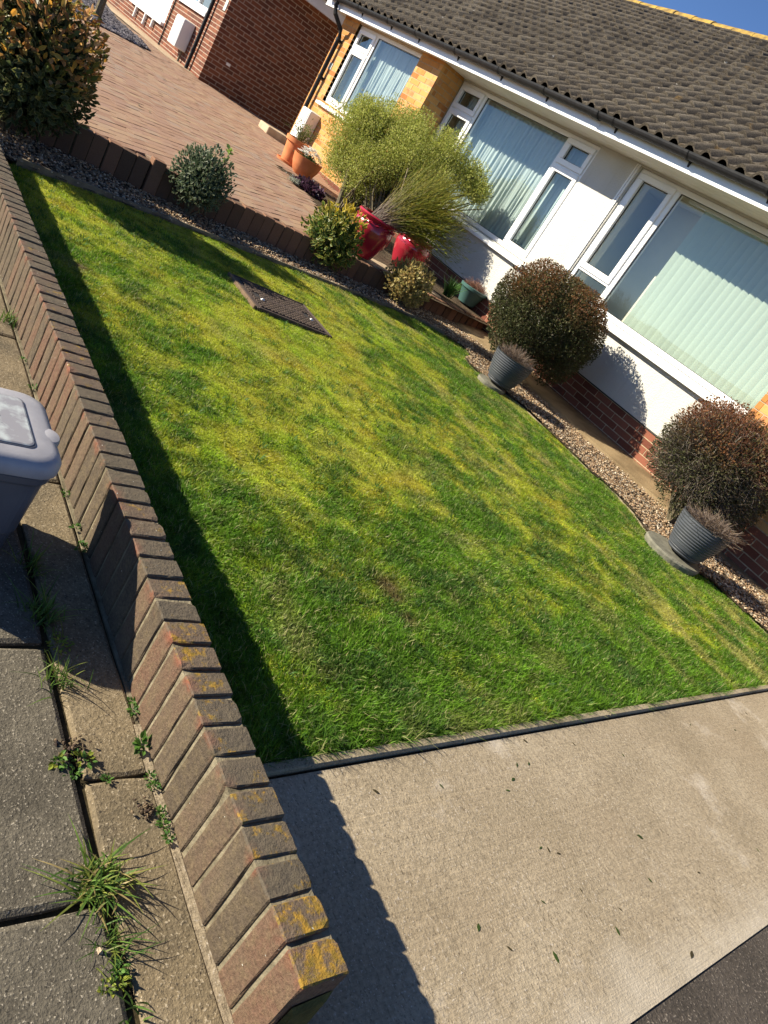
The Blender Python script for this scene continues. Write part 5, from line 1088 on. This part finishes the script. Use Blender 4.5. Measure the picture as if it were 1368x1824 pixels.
# weeds on the pavement
GR = [(.09, .17, .03), (.13, .22, .04), (.20, .24, .05), (.06, .12, .025)]
straps('grass_tuft', gz(175, 1575, 0), 170, .058, GR+[(.24, .28, .06), (.36, .28, .12)], 'large spreading grass tuft in the pavement joint', .95, .0048, .75, 'grass tuft')
straps('grass_tuft', gz(193, 1680, 0), 60, .045, GR, 'short grass sprouting just below the large tuft', .9, .0026, .7, 'grass tuft')
straps('grass_tuft', gz(106, 1215, 0), 45, .07, GR, 'thin grass tuft at the edge of the caddy shadow', .8, .0028, .6, 'grass tuft')
straps('grass_tuft', gz(72, 1095, 0), 90, .08, GR, 'grass tuft in the joint within the caddy shadow', .8, .0032, .7, 'grass tuft')
straps('grass_tuft', gz(17, 572, 0), 60, .06, GR, 'grass tuft at the far foot of the brick wall', .6, .004, .5, 'grass tuft')
straps('grass_tuft', gz(240, 1816, 0), 14, .05, GR, 'few grass blades at the bottom edge of the pavement strip', .9, .004, .7, 'grass tuft')
straps('grass_tuft', gz(55, 1010, 0), 60, .07, GR, 'grass tuft right behind the foot of the caddy', .8, .003, .6, 'grass tuft')
def weed(c, r_, n, pal, label, group=None, ls=.014):
    t = empty('weed', c, label, 'weed', group); D = rdirs(n); D[:, 2] = np.abs(D[:, 2]); p = np.array(c)+D*np.array([r_, r_, r_*.55])*rng.uniform(.2, 1, n)[:, None]; cl = pick(pal, n); L = ls*rng.uniform(.6, 1.3, n)
    V, F, C = leaf_geo(p, unit(D*np.array([1, 1, .5])+rng.normal(0, .3, (n, 3))), np.tile([[0, 0, 1.0]], (n, 1))+rng.normal(0, .35, (n, 3)), L, L*.62, cl, cl*1.15, T_OVAL); o = npobj('leaves', V, F, MAT['leaf'], t, C); o['kind'] = 'stuff'
WG = [(.07, .15, .025), (.10, .20, .035), (.055, .12, .03)]
for (px, py, r_, n) in ((146, 975, .022, 40), (135, 938, .012, 16), (119, 880, .012, 16), (60, 690, .016, 18), (40, 640, .014, 14), (237, 1268, .014, 22), (236, 1250, .01, 14)):
    weed(gz(px, py, 0), r_, n, WG, 'small green weed growing along the foot of the brick wall', 'weeds at the wall foot', .011)
weed(gz(253, 1328, 0), .022, 26, WG, 'broad leaved weed rosette against the near wall foot', None, .020)
for (px, py, r_) in ((268, 1385, .013), (273, 1400, .012), (288, 1448, .013), (292, 1470, .014), (300, 1492, .012)): weed(gz(px, py, 0), r_, 34, WG, 'low creeping weed in the joint under the near wall bricks', 'creeping weeds under the near bricks', .008)
YG = [(.20, .24, .03), (.26, .28, .04), (.14, .2, .03)]
weed(gz(104, 1150, 0), .034, 60, YG, 'yellow green weed at the tip of the caddy shadow', None, .010)
weed(gz(103, 1354, 0), .022, 34, WG+YG, 'leafy weed left of the earth clod in the pavement joint', None, .013); weed(gz(147, 1352, 0), .024, 34, YG+WG, 'pale leafy weed right of the earth clod in the pavement joint', None, .014); weed(gz(131, 1378, 0), .016, 30, WG, 'tiny weed just below the earth clod', None, .009)
weed(gz(190, 1388, 0), .011, 34, WG, 'tiny moss like weed on the cross joint of the strip', None, .007)
weed(gz(205, 1730, 0), .018, 50, WG, 'creeping weed in the lower pavement joint', None, .009); weed(gz(190, 1760, 0), .014, 36, YG, 'yellowish weed left of the lower pavement joint', None, .009); weed(gz(210, 1752, 0), .018, 40, YG, 'mossy weed at the lower end of the pavement joint', None, .009)
for k_ in range(3): pass
# earth clods in the joint
for (px, py, s, lb) in ((128, 1335, .020, 'crumb of dry earth in the pavement joint among weeds'), (258, 1440, .013, 'small dark crumb of earth near the wall foot')):
    c = gz(px, py, 0); n = 60; q_ = c+rng.normal(0, s*.8, (n, 3))*np.array([1, 1, .2])+np.array([0, 0, .004]); O = np.array([(1, 0, 0), (-1, 0, 0), (0, 1, 0), (0, -1, 0), (0, 0, 1), (0, 0, -1)], float); V = (q_[:, None]+O[None]*rng.uniform(.002, .006, (n, 1, 1))*rng.uniform(.6, 1.2, (n, 6, 1))).reshape(-1, 3); F0 = np.array([(0, 2, 4), (2, 1, 4), (1, 3, 4), (3, 0, 4), (2, 0, 5), (1, 2, 5), (3, 1, 5), (0, 3, 5)]); F = (F0[None]+6*np.arange(n)[:, None, None]).reshape(-1, 3)
    o = npobj('earth_crumbs', V, F, MAT['pebble'], None, np.repeat(pick([(.10, .07, .045), (.14, .10, .06), (.06, .04, .03)], n), 6, 0)); tag(o, lb, 'earth', kind='stuff')
m = MB(); p0 = gz(178, 1693, .004); m.add([p0+np.array(v) for v in ((-.007, -.004, -.004), (.006, -.005, -.004), (.008, .004, -.004), (-.005, .006, -.004), (-.003, -.002, .007), (.004, -.001, .009), (.003, .003, .007))], [(0, 3, 2, 1), (0, 1, 5, 4), (1, 2, 6, 5), (2, 3, 6), (3, 0, 4, 6), (4, 5, 6)]); o = m.obj('pebble', MAT['flag']); tag(o, 'single white pebble by the lower pavement joint', 'pebble')

# leaf scraps on the concrete path
for (px, py, s) in ((670, 1410, .012), (786, 1400, .010), (936, 1320, .011), (914, 1388, .013), (905, 1408, .010), (921, 1362, .012), (942, 1360, .009), (963, 1510, .010), (977, 1514, .011), (995, 1520, .010), (968, 1607, .009), (1140, 1490, .014), (1100, 1658, .014), (990, 1705, .016), (1232, 1700, .017), (1350, 1514, .010), (1245, 1554, .009), (852, 1652, .012), (908, 1690, .010), (1035, 1586, .008), (1105, 1620, .008), (1022, 1325, .009), (1158, 1568, .010), (1110, 1345, .009), (1230, 1290, .009), (1310, 1300, .01), (1330, 1270, .01)):
    c = gz(px, py, .0); c = gz(px, py, float(lawnz(c[1]))-.005); c[2] = float(lawnz(c[1]))-.0054; a0 = random.uniform(0, 6.28); m = MB(); w_ = s*random.uniform(.25, .5); ca, sa = math.cos(a0), math.sin(a0); v = []
    for (u, q_, z) in ((-1, 0, .0005), (-.4, 1, .0012), (.3, .8, .0016), (1, .1, .001), (.2, -.9, .0016), (-.5, -.7, .0012)): v.append((c[0]+ca*u*s-sa*q_*w_, c[1]+sa*u*s+ca*q_*w_, c[2]+z))
    m.add(v, [tuple(range(6))[::-1]]); me = m.mesh('leaf_scrap', MAT['leaf']); at = me.color_attributes.new('col', 'FLOAT_COLOR', 'POINT'); cl = random.choice([(.04, .07, .02), (.05, .09, .02), (.06, .05, .025)]); at.data.foreach_set('color', [*cl, 1]*6); o = bpy.data.objects.new('leaf_scrap', me); link(o); fixnormals(me); tag(o, 'scrap of green leaf lying on the concrete path', 'leaf', 'leaf scraps on the path')
for (px, py) in ((219, 216), (265, 200), (246, 188), (331, 213), (270, 258), (296, 248), (502, 362), (414, 318)):
    c = gz(px, py, .33); z = float(drivez(c[0])); c = gz(px, py, z); m = MB(); s = .028; v = [(c[0]-s, c[1], z+.008), (c[0], c[1]+s*.5, z+.018), (c[0]+s, c[1]+.006, z+.008), (c[0], c[1]-s*.5, z+.014)]; m.add(v, [(0, 3, 2, 1)]); o = m.obj('dead_leaf', MAT['bark']); tag(o, 'small dead leaf lying on the block paved driveway', 'leaf', 'dead leaves on the driveway')
